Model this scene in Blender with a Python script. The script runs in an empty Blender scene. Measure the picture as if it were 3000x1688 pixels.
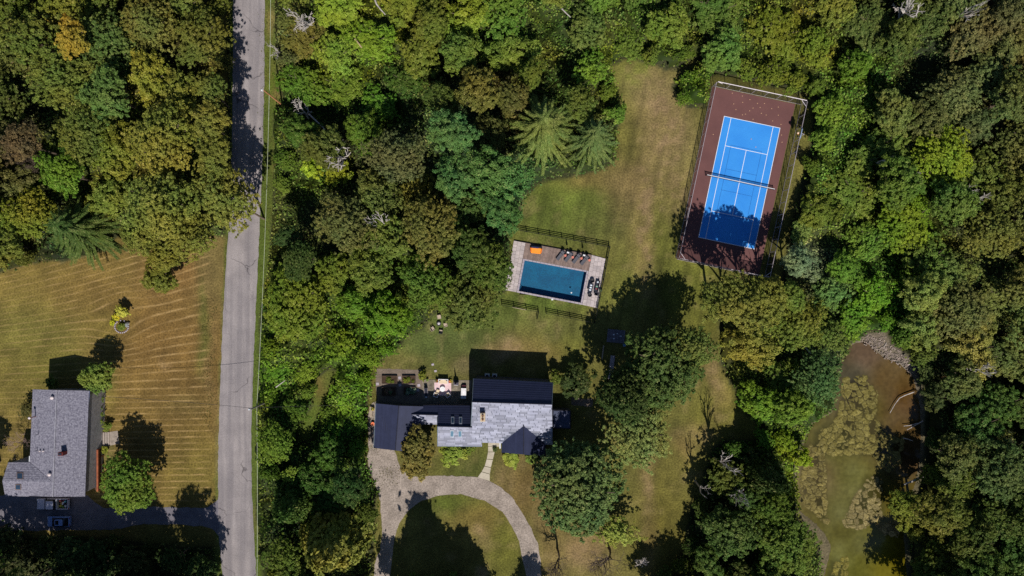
import bpy, math, random
import numpy as np
from mathutils import Vector, Matrix

# ------------------------------------------------------------------ scene, camera, light
scn = bpy.context.scene
COL = scn.collection
SP = 15.36            # photograph pixels (3000 wide) per metre on the ground
HC = 130.0            # flying height of the camera
CX, CY = 1500.0, 844.0

cam_d = bpy.data.cameras.new('camera'); cam = bpy.data.objects.new('camera', cam_d); COL.objects.link(cam)
cam.location = (0, 0, HC); cam.rotation_euler = (0, 0, 0)
cam_d.sensor_width = 36.0; cam_d.lens = 36.0 * HC / (3000.0 / SP)
cam_d.clip_start = 1.0; cam_d.clip_end = 6000
scn.camera = cam

SUN_EL = math.radians(47.5)
SUN_DIR = Vector((0.14 * math.cos(SUN_EL), -0.99 * math.cos(SUN_EL), math.sin(SUN_EL))).normalized()
world = bpy.data.worlds.new('World'); scn.world = world; world.use_nodes = True
wn = world.node_tree; wn.nodes.clear()
wo = wn.nodes.new('ShaderNodeOutputWorld'); wb = wn.nodes.new('ShaderNodeBackground'); ws = wn.nodes.new('ShaderNodeTexSky')
ws.sky_type = 'NISHITA'; ws.sun_disc = False; ws.sun_elevation = SUN_EL; ws.sun_rotation = math.atan2(SUN_DIR.x, SUN_DIR.y)
ws.air_density = 0.8; ws.dust_density = 0.2; ws.ozone_density = 2.5
wb.inputs['Strength'].default_value = 0.07
wn.links.new(ws.outputs[0], wb.inputs['Color']); wn.links.new(wb.outputs[0], wo.inputs['Surface'])
sun_d = bpy.data.lights.new('sun', 'SUN'); sun_d.energy = 5.0; sun_d.angle = math.radians(0.5); sun_d.color = (1.0, 0.95, 0.87)
sun = bpy.data.objects.new('sun', sun_d); COL.objects.link(sun)
sun.rotation_euler = SUN_DIR.to_track_quat('Z', 'Y').to_euler(); sun.location = (20, -60, 90)
scn.view_settings.view_transform = 'Standard'; scn.view_settings.look = 'None'
scn.view_settings.exposure = -0.12; scn.view_settings.gamma = 1.0; scn.view_settings.use_curve_mapping = False
scn.render.engine = 'CYCLES'
scn.cycles.max_bounces = 6; scn.cycles.transparent_max_bounces = 12; scn.cycles.use_denoising = False

rng = np.random.default_rng(7); random.seed(7)

# ------------------------------------------------------------------ helpers
def W(px, py, z=0.0):
    """a photograph pixel and a height above ground -> the real point"""
    k = (1 - z / HC) / SP
    return Vector(((px - CX) * k, -(py - CY) * k, z))
def toimg(x, y, z=0.0):
    k = (1 - z / HC) / SP
    return x / k + CX, -y / k + CY
def s2l(c):
    c = c / 255.0
    return c / 12.92 if c <= 0.04045 else ((c + 0.055) / 1.055) ** 2.4
def rgb(r, g, b): return (s2l(r), s2l(g), s2l(b), 1.0)
def s2l_np(a):
    a = np.asarray(a, float) / 255.0
    return np.where(a <= 0.04045, a / 12.92, ((a + 0.055) / 1.055) ** 2.4)

def vnoise(x, y, scale, seed=0):
    x = np.asarray(x, float) / scale; y = np.asarray(y, float) / scale
    xi = np.floor(x).astype(np.int64); yi = np.floor(y).astype(np.int64)
    fx = x - xi; fy = y - yi
    fx = fx * fx * (3 - 2 * fx); fy = fy * fy * (3 - 2 * fy)
    def h(a, b):
        v = (a * 374761393 + b * 668265263 + seed * 974711) & 0x7fffffff
        v = ((v ^ (v >> 13)) * 1274126177) & 0x7fffffff
        v = v ^ (v >> 16)
        return (v & 0xffff) / 65535.0
    return (h(xi, yi) * (1 - fx) + h(xi + 1, yi) * fx) * (1 - fy) + (h(xi, yi + 1) * (1 - fx) + h(xi + 1, yi + 1) * fx) * fy
def fnoise(x, y, scale, seed=0, oct=3):
    a = 0; w = 0
    for i in range(oct):
        a = a + vnoise(x, y, scale / 2 ** i, seed + i * 17) / 2 ** i; w += 1 / 2 ** i
    return a / w

def inpoly(x, y, poly):
    x = np.asarray(x, float); y = np.asarray(y, float); inside = np.zeros(x.shape, bool)
    n = len(poly)
    for i in range(n):
        x1, y1 = poly[i]; x2, y2 = poly[(i + 1) % n]
        if y1 == y2: continue
        c = ((y1 > y) != (y2 > y)) & (x < (x2 - x1) * (y - y1) / (y2 - y1) + x1)
        inside ^= c
    return inside
def sdist(x, y, poly):
    """pixels to the polygon's edge, positive inside"""
    x = np.asarray(x, float); y = np.asarray(y, float); d = np.full(x.shape, 1e9)
    n = len(poly)
    for i in range(n):
        x1, y1 = poly[i]; x2, y2 = poly[(i + 1) % n]
        dx, dy = x2 - x1, y2 - y1; L = dx * dx + dy * dy + 1e-9
        t = np.clip(((x - x1) * dx + (y - y1) * dy) / L, 0, 1)
        d = np.minimum(d, np.hypot(x - x1 - t * dx, y - y1 - t * dy))
    return np.where(inpoly(x, y, poly), d, -d)

# ------------------------------------------------------------------ materials
MATS = {}
def nodes_of(m):
    m.use_nodes = True; nt = m.node_tree; nt.nodes.clear()
    out = nt.nodes.new('ShaderNodeOutputMaterial'); b = nt.nodes.new('ShaderNodeBsdfPrincipled')
    nt.links.new(b.outputs[0], out.inputs['Surface'])
    return nt, out, b
def mathn(nt, op, a, b=None):
    n = nt.nodes.new('ShaderNodeMath'); n.operation = op
    for i, v in enumerate((a, b)):
        if v is None: continue
        if isinstance(v, (int, float)): n.inputs[i].default_value = v
        else: nt.links.new(v, n.inputs[i])
    return n.outputs[0]
def noise(nt, scale, detail=3, coord='Object', vec_scale=None):
    tc = nt.nodes.new('ShaderNodeTexCoord'); n = nt.nodes.new('ShaderNodeTexNoise')
    n.inputs['Scale'].default_value = scale; n.inputs['Detail'].default_value = detail
    if vec_scale:
        mp = nt.nodes.new('ShaderNodeMapping'); mp.inputs['Scale'].default_value = vec_scale
        nt.links.new(tc.outputs[coord], mp.inputs[0]); nt.links.new(mp.outputs[0], n.inputs['Vector'])
    else: nt.links.new(tc.outputs[coord], n.inputs['Vector'])
    return n.outputs['Fac']
def mul_col(nt, col, fac):
    """colour x grey factor"""
    v = nt.nodes.new('ShaderNodeVectorMath'); v.operation = 'SCALE'
    nt.links.new(col, v.inputs[0]); nt.links.new(fac, v.inputs['Scale'])
    return v.outputs[0]
def mixc(nt, f, a, b):
    n = nt.nodes.new('ShaderNodeMix'); n.data_type = 'RGBA'
    for s, v in ((0, f), (6, a), (7, b)):
        if isinstance(v, (int, float, tuple)): n.inputs[s].default_value = v
        else: nt.links.new(v, n.inputs[s])
    return n.outputs[2]
def mr(nt, v, a, b, c, d):
    n = nt.nodes.new('ShaderNodeMapRange'); nt.links.new(v, n.inputs[0])
    for i, q in enumerate((a, b, c, d)): n.inputs[i + 1].default_value = q
    return n.outputs[0]
def bump(nt, b, h, strength=0.4, dist=0.05):
    n = nt.nodes.new('ShaderNodeBump'); n.inputs['Strength'].default_value = strength; n.inputs['Distance'].default_value = dist
    nt.links.new(h, n.inputs['Height']); nt.links.new(n.outputs[0], b.inputs['Normal'])

def mat(name, c, rough=0.8, c2=None, ns=2.0, amp=0.25, fine=0.0, fs=12.0, bs=0.0, metal=0.0, rand=0.0, spec=0.3):
    """plain surface: two tones by noise, fine grain, optional relief and a per-object random tone"""
    if name in MATS: return MATS[name]
    m = bpy.data.materials.new(name); nt, out, b = nodes_of(m)
    f = noise(nt, ns, 4)
    f1 = mr(nt, f, 0.3, 0.7, 0.0, 1.0)
    if c2 is None:
        c2 = tuple(x * (1 - amp) for x in c[:3]) + (1,); c1 = tuple(min(1, x * (1 + amp)) for x in c[:3]) + (1,)
    else: c1 = c
    col = mixc(nt, f1, c1, c2)
    if fine > 0:
        g = noise(nt, fs, 5); col = mul_col(nt, col, mr(nt, g, 0.3, 0.7, 1 - fine, 1 + fine))
    if rand > 0:
        oi = nt.nodes.new('ShaderNodeObjectInfo'); col = mul_col(nt, col, mr(nt, oi.outputs['Random'], 0, 1, 1 - rand, 1 + rand))
    nt.links.new(col, b.inputs['Base Color'])
    b.inputs['Roughness'].default_value = rough; b.inputs['Metallic'].default_value = metal
    b.inputs['Specular IOR Level'].default_value = spec
    if bs > 0: bump(nt, b, noise(nt, fs, 4), bs, 0.04)
    MATS[name] = m; return m

def attr_mat(name, rough=0.95, fine=0.25, fs=6.0, med=0.15, ms=0.7, mow=False, translucent=0.0, obj_colour=False, var=0.0, hue=None, bs=0.3):
    m = bpy.data.materials.new(name); nt, out, b = nodes_of(m)
    if obj_colour:
        oi = nt.nodes.new('ShaderNodeObjectInfo'); col = oi.outputs['Color']
    else:
        a = nt.nodes.new('ShaderNodeAttribute'); a.attribute_name = 'Col'; col = a.outputs['Color']
    if var > 0:
        a = nt.nodes.new('ShaderNodeAttribute'); a.attribute_name = 'var'
        f = a.outputs['Fac']
        if hue:                                   # some leaves lean to yellow or brown
            warm = nt.nodes.new('ShaderNodeMix'); warm.data_type = 'RGBA'; warm.blend_type = 'MULTIPLY'; warm.inputs[0].default_value = 1.0
            nt.links.new(col, warm.inputs[6]); warm.inputs[7].default_value = hue
            pn = noise(nt, 0.35, 2, 'Object') if not obj_colour else noise(nt, 1.7, 2, 'Object')
            s = mathn(nt, 'ADD', mr(nt, pn, 0.42, 0.75, 0, 0.8), mathn(nt, 'MULTIPLY', f, 0.25))
            col = mixc(nt, s, col, warm.outputs[2])
        geo = nt.nodes.new('ShaderNodeNewGeometry'); nw = nt.nodes.new('ShaderNodeTexNoise'); nw.inputs['Scale'].default_value = .16; nw.inputs['Detail'].default_value = 4
        nt.links.new(geo.outputs['Position'], nw.inputs['Vector'])
        if hue:                                   # neighbouring limbs differ a little; the brightest leaves lean to tan
            wv = mixc(nt, mr(nt, nw.outputs['Fac'], .36, .64, 0, 1), (.80, .98, .98, 1), (1.14, 1.03, .94, 1))
            q = nt.nodes.new('ShaderNodeMix'); q.data_type = 'RGBA'; q.blend_type = 'MULTIPLY'; q.inputs[0].default_value = 1.0
            nt.links.new(col, q.inputs[6]); nt.links.new(wv, q.inputs[7]); col = q.outputs[2]
            col = mixc(nt, mr(nt, f, .72, 1.0, 0, .34), col, rgb(168, 150, 104))
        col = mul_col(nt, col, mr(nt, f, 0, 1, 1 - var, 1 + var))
    if med > 0: col = mul_col(nt, col, mr(nt, noise(nt, ms, 4), 0.3, 0.7, 1 - med, 1 + med))
    if fine > 0: col = mul_col(nt, col, mr(nt, noise(nt, fs, 5), 0.3, 0.7, 1 - fine, 1 + fine))
    if mow:
        a = nt.nodes.new('ShaderNodeAttribute'); a.attribute_name = 'mow'
        p = nt.nodes.new('ShaderNodeAttribute'); p.attribute_name = 'mowamp'
        w = mathn(nt, 'SINE', mathn(nt, 'MULTIPLY', mathn(nt, 'ADD', a.outputs['Fac'], mathn(nt, 'MULTIPLY', noise(nt, 0.35, 3), 0.28)), 2 * math.pi / 1.15))
        w = mathn(nt, 'POWER', mathn(nt, 'MULTIPLY', mathn(nt, 'ADD', w, 1.0), 0.5), 9.0)
        br = mr(nt, noise(nt, 0.35, 4), 0.38, 0.62, 0.15, 1.0)
        br2 = mr(nt, noise(nt, 3.5, 3), 0.3, 0.6, 0.3, 1.0)
        f = mathn(nt, 'MULTIPLY', mathn(nt, 'MULTIPLY', mathn(nt, 'MULTIPLY', w, br), br2), p.outputs['Fac'])
        col = mixc(nt, f, col, rgb(196, 164, 112))
    nt.links.new(col, b.inputs['Base Color']); b.inputs['Roughness'].default_value = rough
    b.inputs['Specular IOR Level'].default_value = 0.15
    if bs > 0: bump(nt, b, noise(nt, fs, 5), bs, 0.08)
    if translucent > 0:
        t = nt.nodes.new('ShaderNodeBsdfTranslucent'); nt.links.new(col, t.inputs['Color'])
        mx = nt.nodes.new('ShaderNodeMixShader'); mx.inputs[0].default_value = translucent
        nt.links.new(b.outputs[0], mx.inputs[1]); nt.links.new(t.outputs[0], mx.inputs[2]); nt.links.new(mx.outputs[0], out.inputs['Surface'])
    return m

# ------------------------------------------------------------------ objects
def tag(o, label=None, cat=None, group=None, kind=None):
    if label: o['label'] = label
    if cat: o['category'] = cat
    if group: o['group'] = group
    if kind: o['kind'] = kind
    return o
def thing(name, label, cat, loc, rz=0.0, group=None):
    o = bpy.data.objects.new(name, None); COL.objects.link(o); o.empty_display_size = 0.3
    o.location = loc; o.rotation_euler = (0, 0, rz); return tag(o, label, cat, group)
class MB:
    def __init__(s): s.v = []; s.f = []
    def add(s, vs, fs):
        n = len(s.v); s.v += [tuple(v) for v in vs]; s.f += [tuple(i + n for i in f) for f in fs]; return s
    def prism(s, poly, z0, z1, top=None):
        """poly: (x, y) anticlockwise; z0, z1 numbers or lists; top: another outline for the upper face"""
        n = len(poly); a = sum(poly[i][0] * poly[(i + 1) % n][1] - poly[(i + 1) % n][0] * poly[i][1] for i in range(n))
        top = top or poly
        if a < 0: poly = poly[::-1]; top = top[::-1]; z1 = z1[::-1] if hasattr(z1, '__len__') else z1
        Z0 = z0 if hasattr(z0, '__len__') else [z0] * n; Z1 = z1 if hasattr(z1, '__len__') else [z1] * n
        vs = [(p[0], p[1], Z0[i]) for i, p in enumerate(poly)] + [(p[0], p[1], Z1[i]) for i, p in enumerate(top)]
        fs = [tuple(range(n - 1, -1, -1)), tuple(range(n, 2 * n))] + [(i, (i + 1) % n, n + (i + 1) % n, n + i) for i in range(n)]
        return s.add(vs, fs)
    def box(s, c, d, rz=0.0, taper=1.0, tilt=None):
        hx, hy, hz = d[0] / 2, d[1] / 2, d[2] / 2
        pts = [(-hx, -hy, -hz), (hx, -hy, -hz), (hx, hy, -hz), (-hx, hy, -hz)] + [(x * taper, y * taper, hz) for x, y in ((-hx, -hy), (hx, -hy), (hx, hy), (-hx, hy))]
        M = Matrix.Rotation(rz, 3, 'Z')
        if tilt: M = M @ Matrix.Rotation(tilt[1], 3, tilt[0])
        vs = [M @ Vector(p) + Vector(c) for p in pts]
        return s.add(vs, [(3, 2, 1, 0), (4, 5, 6, 7), (0, 1, 5, 4), (1, 2, 6, 5), (2, 3, 7, 6), (3, 0, 4, 7)])
    def rbox(s, c, d, r=0.05, rz=0.0, seg=3):
        """a box with rounded plan corners and a chamfered top"""
        hx, hy = d[0] / 2, d[1] / 2; r = min(r, hx * .99, hy * .99)
        def ring(ins):
            p = []
            for cx, cy, a0 in ((hx - r, hy - r, 0), (-hx + r, hy - r, 90), (-hx + r, -hy + r, 180), (hx - r, -hy + r, 270)):
                for k in range(seg + 1):
                    a = math.radians(a0 + 90 * k / seg); p.append((cx + (r - ins) * math.cos(a), cy + (r - ins) * math.sin(a)))
            return p
        M = Matrix.Rotation(rz, 3, 'Z'); z0 = -d[2] / 2; z1 = d[2] / 2; ch = min(r * .5, d[2] * .35)
        vs = []
        for ins, z in ((0, z0), (0, z1 - ch), (ch * .9, z1)): vs += [M @ Vector((x, y, z)) + Vector(c) for x, y in ring(min(ins, r * .95))]
        n = 4 * (seg + 1)
        fs = [tuple(range(n - 1, -1, -1)), tuple(range(2 * n, 3 * n))]
        for q in (0, n): fs += [(q + i, q + (i + 1) % n, q + n + (i + 1) % n, q + n + i) for i in range(n)]
        return s.add(vs, fs)
    def tube(s, p0, p1, r0, r1=None, n=6, cap=True):
        r1 = r0 if r1 is None else r1; p0 = Vector(p0); p1 = Vector(p1); d = (p1 - p0)
        if d.length < 1e-6: return s
        d.normalize(); u = d.orthogonal().normalized(); w = d.cross(u)
        vs = [p0 + (u * math.cos(2 * math.pi * i / n) + w * math.sin(2 * math.pi * i / n)) * r0 for i in range(n)]
        vs += [p1 + (u * math.cos(2 * math.pi * i / n) + w * math.sin(2 * math.pi * i / n)) * r1 for i in range(n)]
        fs = [(i, (i + 1) % n, n + (i + 1) % n, n + i) for i in range(n)]
        if cap: fs += [tuple(range(n - 1, -1, -1)), tuple(range(n, 2 * n))]
        return s.add(vs, fs)
    def lathe(s, c, prof, n=16):
        vs = []; fs = []; m = len(prof)
        for r, z in prof: vs += [(c[0] + r * math.cos(2 * math.pi * i / n), c[1] + r * math.sin(2 * math.pi * i / n), c[2] + z) for i in range(n)]
        for j in range(m - 1): fs += [(j * n + i, j * n + (i + 1) % n, (j + 1) * n + (i + 1) % n, (j + 1) * n + i) for i in range(n)]
        fs += [tuple(range(n - 1, -1, -1)), tuple(range((m - 1) * n, m * n))]
        return s.add(vs, fs)
    def slab(s, q, th):
        """q: 3-D corners of a top surface, thickness downward"""
        n = len(q); q = [Vector(p) for p in q]
        a = sum(q[i].x * q[(i + 1) % n].y - q[(i + 1) % n].x * q[i].y for i in range(n))
        if a < 0: q = q[::-1]
        vs = [p - Vector((0, 0, th)) for p in q] + q
        fs = [tuple(range(n - 1, -1, -1)), tuple(range(n, 2 * n))] + [(i, (i + 1) % n, n + (i + 1) % n, n + i) for i in range(n)]
        return s.add(vs, fs)
    def build(s, name, m, parent=None, smooth=False, local=False):
        off = Vector((0, 0, 0))
        if parent is not None and not local:
            p = parent
            while p is not None: off += p.location; p = p.parent
        me = bpy.data.meshes.new(name); me.from_pydata([tuple(Vector(v) - off) for v in s.v], [], s.f); me.update()
        if smooth: me.polygons.foreach_set('use_smooth', [True] * len(me.polygons))
        me.materials.append(m); o = bpy.data.objects.new(name, me); COL.objects.link(o)
        if parent is not None: o.parent = parent
        return o
def copy_tree(o, parent=None):
    c = o.copy(); COL.objects.link(c); c.parent = parent
    for ch in list(o.children): copy_tree(ch, c)
    return c
def single(name, mb, m, label, cat, group=None, loc=None, kind=None, smooth=False):
    """a thing that is one mesh; origin put at its base"""
    if loc is not None:
        L = Vector(loc); mb.v = [tuple(Vector(v) - L) for v in mb.v]
    o = mb.build(name, m, smooth=smooth)
    if loc is not None: o.location = loc
    return tag(o, label, cat, group, kind)

def np_mesh(name, verts, faces, k, mats, col=None, var=None, col_pt=None, fl=None):
    """verts (n,3), faces (m,k)"""
    me = bpy.data.meshes.new(name); n = len(verts); m = len(faces)
    me.vertices.add(n); me.vertices.foreach_set('co', np.ascontiguousarray(verts, dtype=np.float32).ravel())
    me.loops.add(m * k); me.loops.foreach_set('vertex_index', np.ascontiguousarray(faces, dtype=np.int32).ravel())
    me.polygons.add(m); me.polygons.foreach_set('loop_start', np.arange(0, m * k, k, dtype=np.int32))
    for q in (mats if isinstance(mats, (list, tuple)) else [mats]): me.materials.append(q)
    me.update(calc_edges=True)
    if col is not None:
        a = me.attributes.new('Col', 'FLOAT_COLOR', 'FACE'); c4 = np.ones((m, 4), np.float32); c4[:, :3] = col; a.data.foreach_set('color', c4.ravel())
    if col_pt is not None:
        a = me.attributes.new('Col', 'FLOAT_COLOR', 'POINT'); c4 = np.ones((n, 4), np.float32); c4[:, :3] = col_pt; a.data.foreach_set('color', c4.ravel())
    if var is not None:
        a = me.attributes.new('var', 'FLOAT', 'FACE'); a.data.foreach_set('value', np.asarray(var, np.float32))
    for nm, arr in (fl or {}).items():
        a = me.attributes.new(nm, 'FLOAT', 'POINT'); a.data.foreach_set('value', np.asarray(arr, np.float32))
    return me
def link(name, me, parent=None, loc=(0, 0, 0)):
    o = bpy.data.objects.new(name, me); COL.objects.link(o); o.location = loc
    if parent is not None: o.parent = parent
    return o

# ------------------------------------------------------------------ outlines measured on the photograph (pixels)
ROAD_L = [(686, -420), (684, -100), (683, 0), (682, 200), (680, 422), (672, 640), (664, 750), (658, 844), (650, 1000), (643, 1200), (639, 1350), (639, 1480), (642, 1586), (652, 1688), (668, 1900), (700, 2200)]
ROAD_R = [(779, -420), (777, -100), (776, 0), (774, 250), (771, 422), (764, 600), (757, 750), (751, 880), (743, 1050), (736, 1266), (737, 1400), (742, 1528), (751, 1688), (768, 1900), (800, 2200)]
ROAD = ROAD_L + ROAD_R[::-1]
YARD = [(-900, 830), (0, 800), (90, 772), (200, 766), (300, 738), (350, 690), (420, 690), (560, 700), (690, 690), (690, 1480), (640, 1500), (645, 1600), (560, 1604), (420, 1590), (335, 1575), (100, 1570), (-100, 1500), (-900, 1500)]
VERGE = [(660, -420), (806, -420), (806, 0), (812, 250), (835, 300), (800, 330), (806, 430), (800, 600), (785, 800), (762, 900), (757, 1160), (750, 1266), (757, 1380), (752, 1500), (770, 1688), (790, 2200), (640, 2200), (630, 1400), (650, 900), (660, 700), (676, 500), (674, 0)]
GRAVEL = [(1080, 1318), (1078, 1215), (1090, 1180), (1104, 1176), (1106, 1300), (1155, 1318), (1172, 1368), (1196, 1397), (1303, 1394), (1400, 1398), (1435, 1410), (1470, 1430), (1500, 1457), (1529, 1499), (1558, 1551), (1576, 1595), (1584, 1645), (1586, 1688), (1584, 1760), (1560, 1860), (1490, 1960), (1380, 2030), (1250, 2040), (1120, 1970), (1075, 1860), (1085, 1760), (1096, 1688), (1099, 1645), (1114, 1610), (1120, 1572), (1117, 1528), (1115, 1470), (1102, 1429), (1085, 1388), (1074, 1340)]
ISLAND = [(1500, 1543), (1520, 1586), (1532, 1645), (1542, 1688), (1540, 1760), (1510, 1850), (1440, 1930), (1340, 1975), (1230, 1960), (1160, 1890), (1138, 1790), (1143, 1688), (1149, 1630), (1155, 1581), (1169, 1534), (1196, 1496), (1233, 1467), (1289, 1451), (1350, 1448), (1420, 1467), (1472, 1499)]
LAWN = [(1785, 195), (1830, 172), (1885, 178), (1935, 200), (1978, 208), (2020, 178), (2045, 170), (2030, 200), (1985, 235), (1968, 248), (1985, 290), (2010, 315), (2070, 320), (2066, 300), (2072, 232), (2098, 218), (2386, 282), (2376, 420), (2326, 620), (2284, 850), (2150, 830), (2115, 850), (2105, 930), (2110, 1060), (2145, 1140), (2170, 1190), (2225, 1250), (2215, 1290), (2120, 1290), (2085, 1310), (2062, 1380), (2055, 1440), (2020, 1500), (2010, 1560), (2000, 1620), (1970, 1660), (1900, 1700), (1880, 1760), (1700, 2100), (1050, 2100), (1080, 1800), (1090, 1600), (1105, 1450), (1072, 1340), (1072, 1215), (1085, 1150), (1094, 1080), (1130, 1050), (1165, 1030), (1185, 990), (1235, 965), (1260, 930), (1290, 905), (1420, 880), (1490, 850), (1495, 700), (1480, 668), (1530, 640), (1530, 590), (1570, 545), (1620, 525), (1700, 518), (1775, 492), (1800, 470), (1805, 380), (1830, 330), (1795, 250)]
PATH = [(962, 1082), (986, 1085), (985, 1130), (955, 1165), (938, 1200), (918, 1250), (905, 1292), (872, 1292), (885, 1240), (912, 1190), (922, 1140), (925, 1108)]
POND = [(2492, 1030), (2508, 1017), (2533, 1012), (2570, 1045), (2600, 1062), (2629, 1073), (2667, 1108), (2678, 1147), (2687, 1194), (2690, 1266), (2686, 1353), (2672, 1420), (2650, 1480), (2640, 1572), (2648, 1688), (2660, 1800), (2600, 1900), (2450, 1850), (2420, 1760), (2425, 1700), (2440, 1640), (2448, 1600), (2425, 1557), (2400, 1530), (2350, 1490), (2343, 1440), (2346, 1380), (2368, 1300), (2384, 1255), (2420, 1232), (2452, 1216), (2460, 1140), (2466, 1077)]
BANK = [(2470, 1040), (2500, 1005), (2522, 992), (2540, 975), (2590, 972), (2610, 1005), (2665, 1045), (2690, 1090), (2705, 1150), (2712, 1270), (2706, 1360), (2690, 1450), (2665, 1500), (2660, 1600), (2670, 1700), (2690, 1820), (2610, 1930), (2430, 1880), (2395, 1760), (2400, 1620), (2330, 1510), (2328, 1350), (2352, 1290), (2368, 1245), (2400, 1225), (2440, 1200), (2448, 1140), (2450, 1080)]
POOL = [(1537, 763.2), (1718, 797.3), (1701.5, 885.3), (1519.8, 852.8)]
COURT0 = (2121.0, 340.0); CU = (0.978, 0.2075); CV = (-0.2075, 0.978)
def court(u, v): return (COURT0[0] + u * CU[0] + v * CV[0], COURT0[1] + u * CU[1] + v * CV[1])
SLAB = [court(-50, -77), court(197, -77), court(197, 436), court(-50, 436)]
CLEAR = [ROAD, YARD, VERGE, LAWN, PATH, BANK]

# foliage colours read off the crowns, shade partly kept in the dark ones: x, y, r, g, b
FOL = [(60,60,86,92,45),(205,110,150,118,45),(330,60,75,88,45),(500,60,108,100,55),(620,60,100,105,45),(100,180,112,104,60),(280,190,80,100,58),(560,150,108,98,55),
(50,280,72,86,45),(250,280,95,105,45),(500,270,138,122,50),(50,410,88,66,50),(60,480,92,70,50),(400,400,132,118,50),(170,500,85,112,40),(60,580,128,115,45),(450,520,122,118,55),(600,500,118,115,55),(450,650,112,112,58),(690,600,108,112,58),(180,680,60,70,35),
(850,60,100,98,52),(850,150,108,102,66),(960,60,100,120,40),(1000,150,112,120,50),(1100,120,110,125,40),(1250,60,95,102,40),(1400,60,100,115,45),(1450,120,88,106,40),(900,220,98,120,40),(1050,230,92,112,40),(1150,250,66,80,36),(900,350,66,86,32),(1100,350,85,115,35),(1380,250,92,88,45),(1450,300,88,80,45),
(1330,390,74,102,64),(1450,400,78,76,45),(1160,450,82,84,58),(1000,420,74,74,42),(950,500,100,115,40),(1000,650,94,92,56),(1250,620,110,94,45),(1480,540,72,102,60),(1380,480,72,100,62),(1100,760,88,102,42),(1250,800,82,100,40),(1400,750,64,78,36),(1350,900,82,90,46),(860,880,90,104,36),(900,1000,92,106,40),(1100,950,88,120,35),(800,1100,98,126,38),(1000,1060,104,128,40),(900,1080,98,122,42),(1060,1280,90,118,38),(1020,1220,92,120,38),(1040,1150,100,128,38),(800,1250,92,110,40),(900,1180,90,105,45),(950,1350,60,84,36),(900,1500,62,80,36),(960,1620,106,108,52),
(1600,60,88,106,45),(1700,100,98,106,52),(1900,80,92,110,45),(1750,200,92,115,40),(1600,230,88,96,38),(2000,100,88,100,40),(2100,150,86,110,50),(2300,60,112,112,42),(2300,150,110,115,45),(2050,280,78,108,36),(2450,80,98,106,45),(2600,60,84,92,52),(2500,250,92,115,40),(2700,150,80,88,52),(2900,60,95,94,64),(2850,250,95,96,64),(2950,150,100,98,64),(2700,350,90,90,58),(2900,380,86,90,58),(2450,400,96,120,45),(2750,420,112,130,42),(2420,500,92,120,50),(2600,500,90,104,50),(2800,560,86,98,46),(2450,650,96,115,45),(2600,620,105,120,36),(2950,650,102,106,56),(2880,750,92,96,52),(2500,780,86,115,45),(2390,775,112,125,100),(2600,880,86,125,36),(2800,880,112,110,70),(2900,950,116,112,65),(2850,1020,112,106,56),
(2250,900,104,106,45),(2150,900,112,110,55),(2200,1000,116,112,50),(2300,1050,92,105,45),(2400,1100,66,90,58),(2200,1200,92,120,36),(2300,1200,86,110,42),(2350,1350,112,125,32),(2150,1420,60,78,34),(2150,1550,55,72,36),(2300,1600,82,96,38),(2700,1200,68,86,42),(2780,1180,92,86,56),(2900,1200,64,82,38),(2900,1350,88,96,58),(2700,1480,102,102,42),(2850,1500,74,92,38),(2950,1600,66,80,42),(2600,1500,92,100,42),(1890,1680,70,88,36),
(50,1600,52,60,36),(250,1600,56,70,36),(400,1630,50,60,32),(1500,900,84,94,50),(1700,300,84,92,42)]
FOL = np.array(FOL, float); FOL[:, 2] -= .6 * np.maximum(0, FOL[:, 2] - FOL[:, 3])
def folcol(x, y):
    x = np.atleast_1d(np.asarray(x, float)); y = np.atleast_1d(np.asarray(y, float)); out = np.zeros((len(x), 3))
    for i in range(0, len(x), 20000):
        d2 = (x[i:i+20000, None] - FOL[None, :, 0]) ** 2 + (y[i:i+20000, None] - FOL[None, :, 1]) ** 2 + 900
        w = 1 / d2 ** 2; w /= w.sum(1, keepdims=True); out[i:i+20000] = w @ FOL[:, 2:5]
    return out

# ------------------------------------------------------------------ ground: one sheet to the horizon
def axis(lo, hi, step, far):
    a = list(np.arange(lo, hi + step / 2, step))
    L = []; d = step; x = lo
    while x > -far: d *= 1.8; x -= d; L.append(x)
    R = []; d = step; x = hi
    while x < far: d *= 1.8; x += d; R.append(x)
    return np.array(L[::-1] + a + R)
gx = axis(-108, 108, 0.55, 2500); gy = axis(-70, 66, 0.55, 2500)
GX, GY = np.meshgrid(gx, gy); GXf = GX.ravel(); GYf = GY.ravel()
PXg = GXf * SP + CX; PYg = CY - GYf * SP
NGr = len(GXf)
near = (np.abs(GXf) < 130) & (np.abs(GYf) < 90)
base = folcol(PXg, PYg) * 0.0 + np.array([66, 60, 36]) + (fnoise(PXg, PYg, 60, 3)[:, None] - .5) * 24
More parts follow.
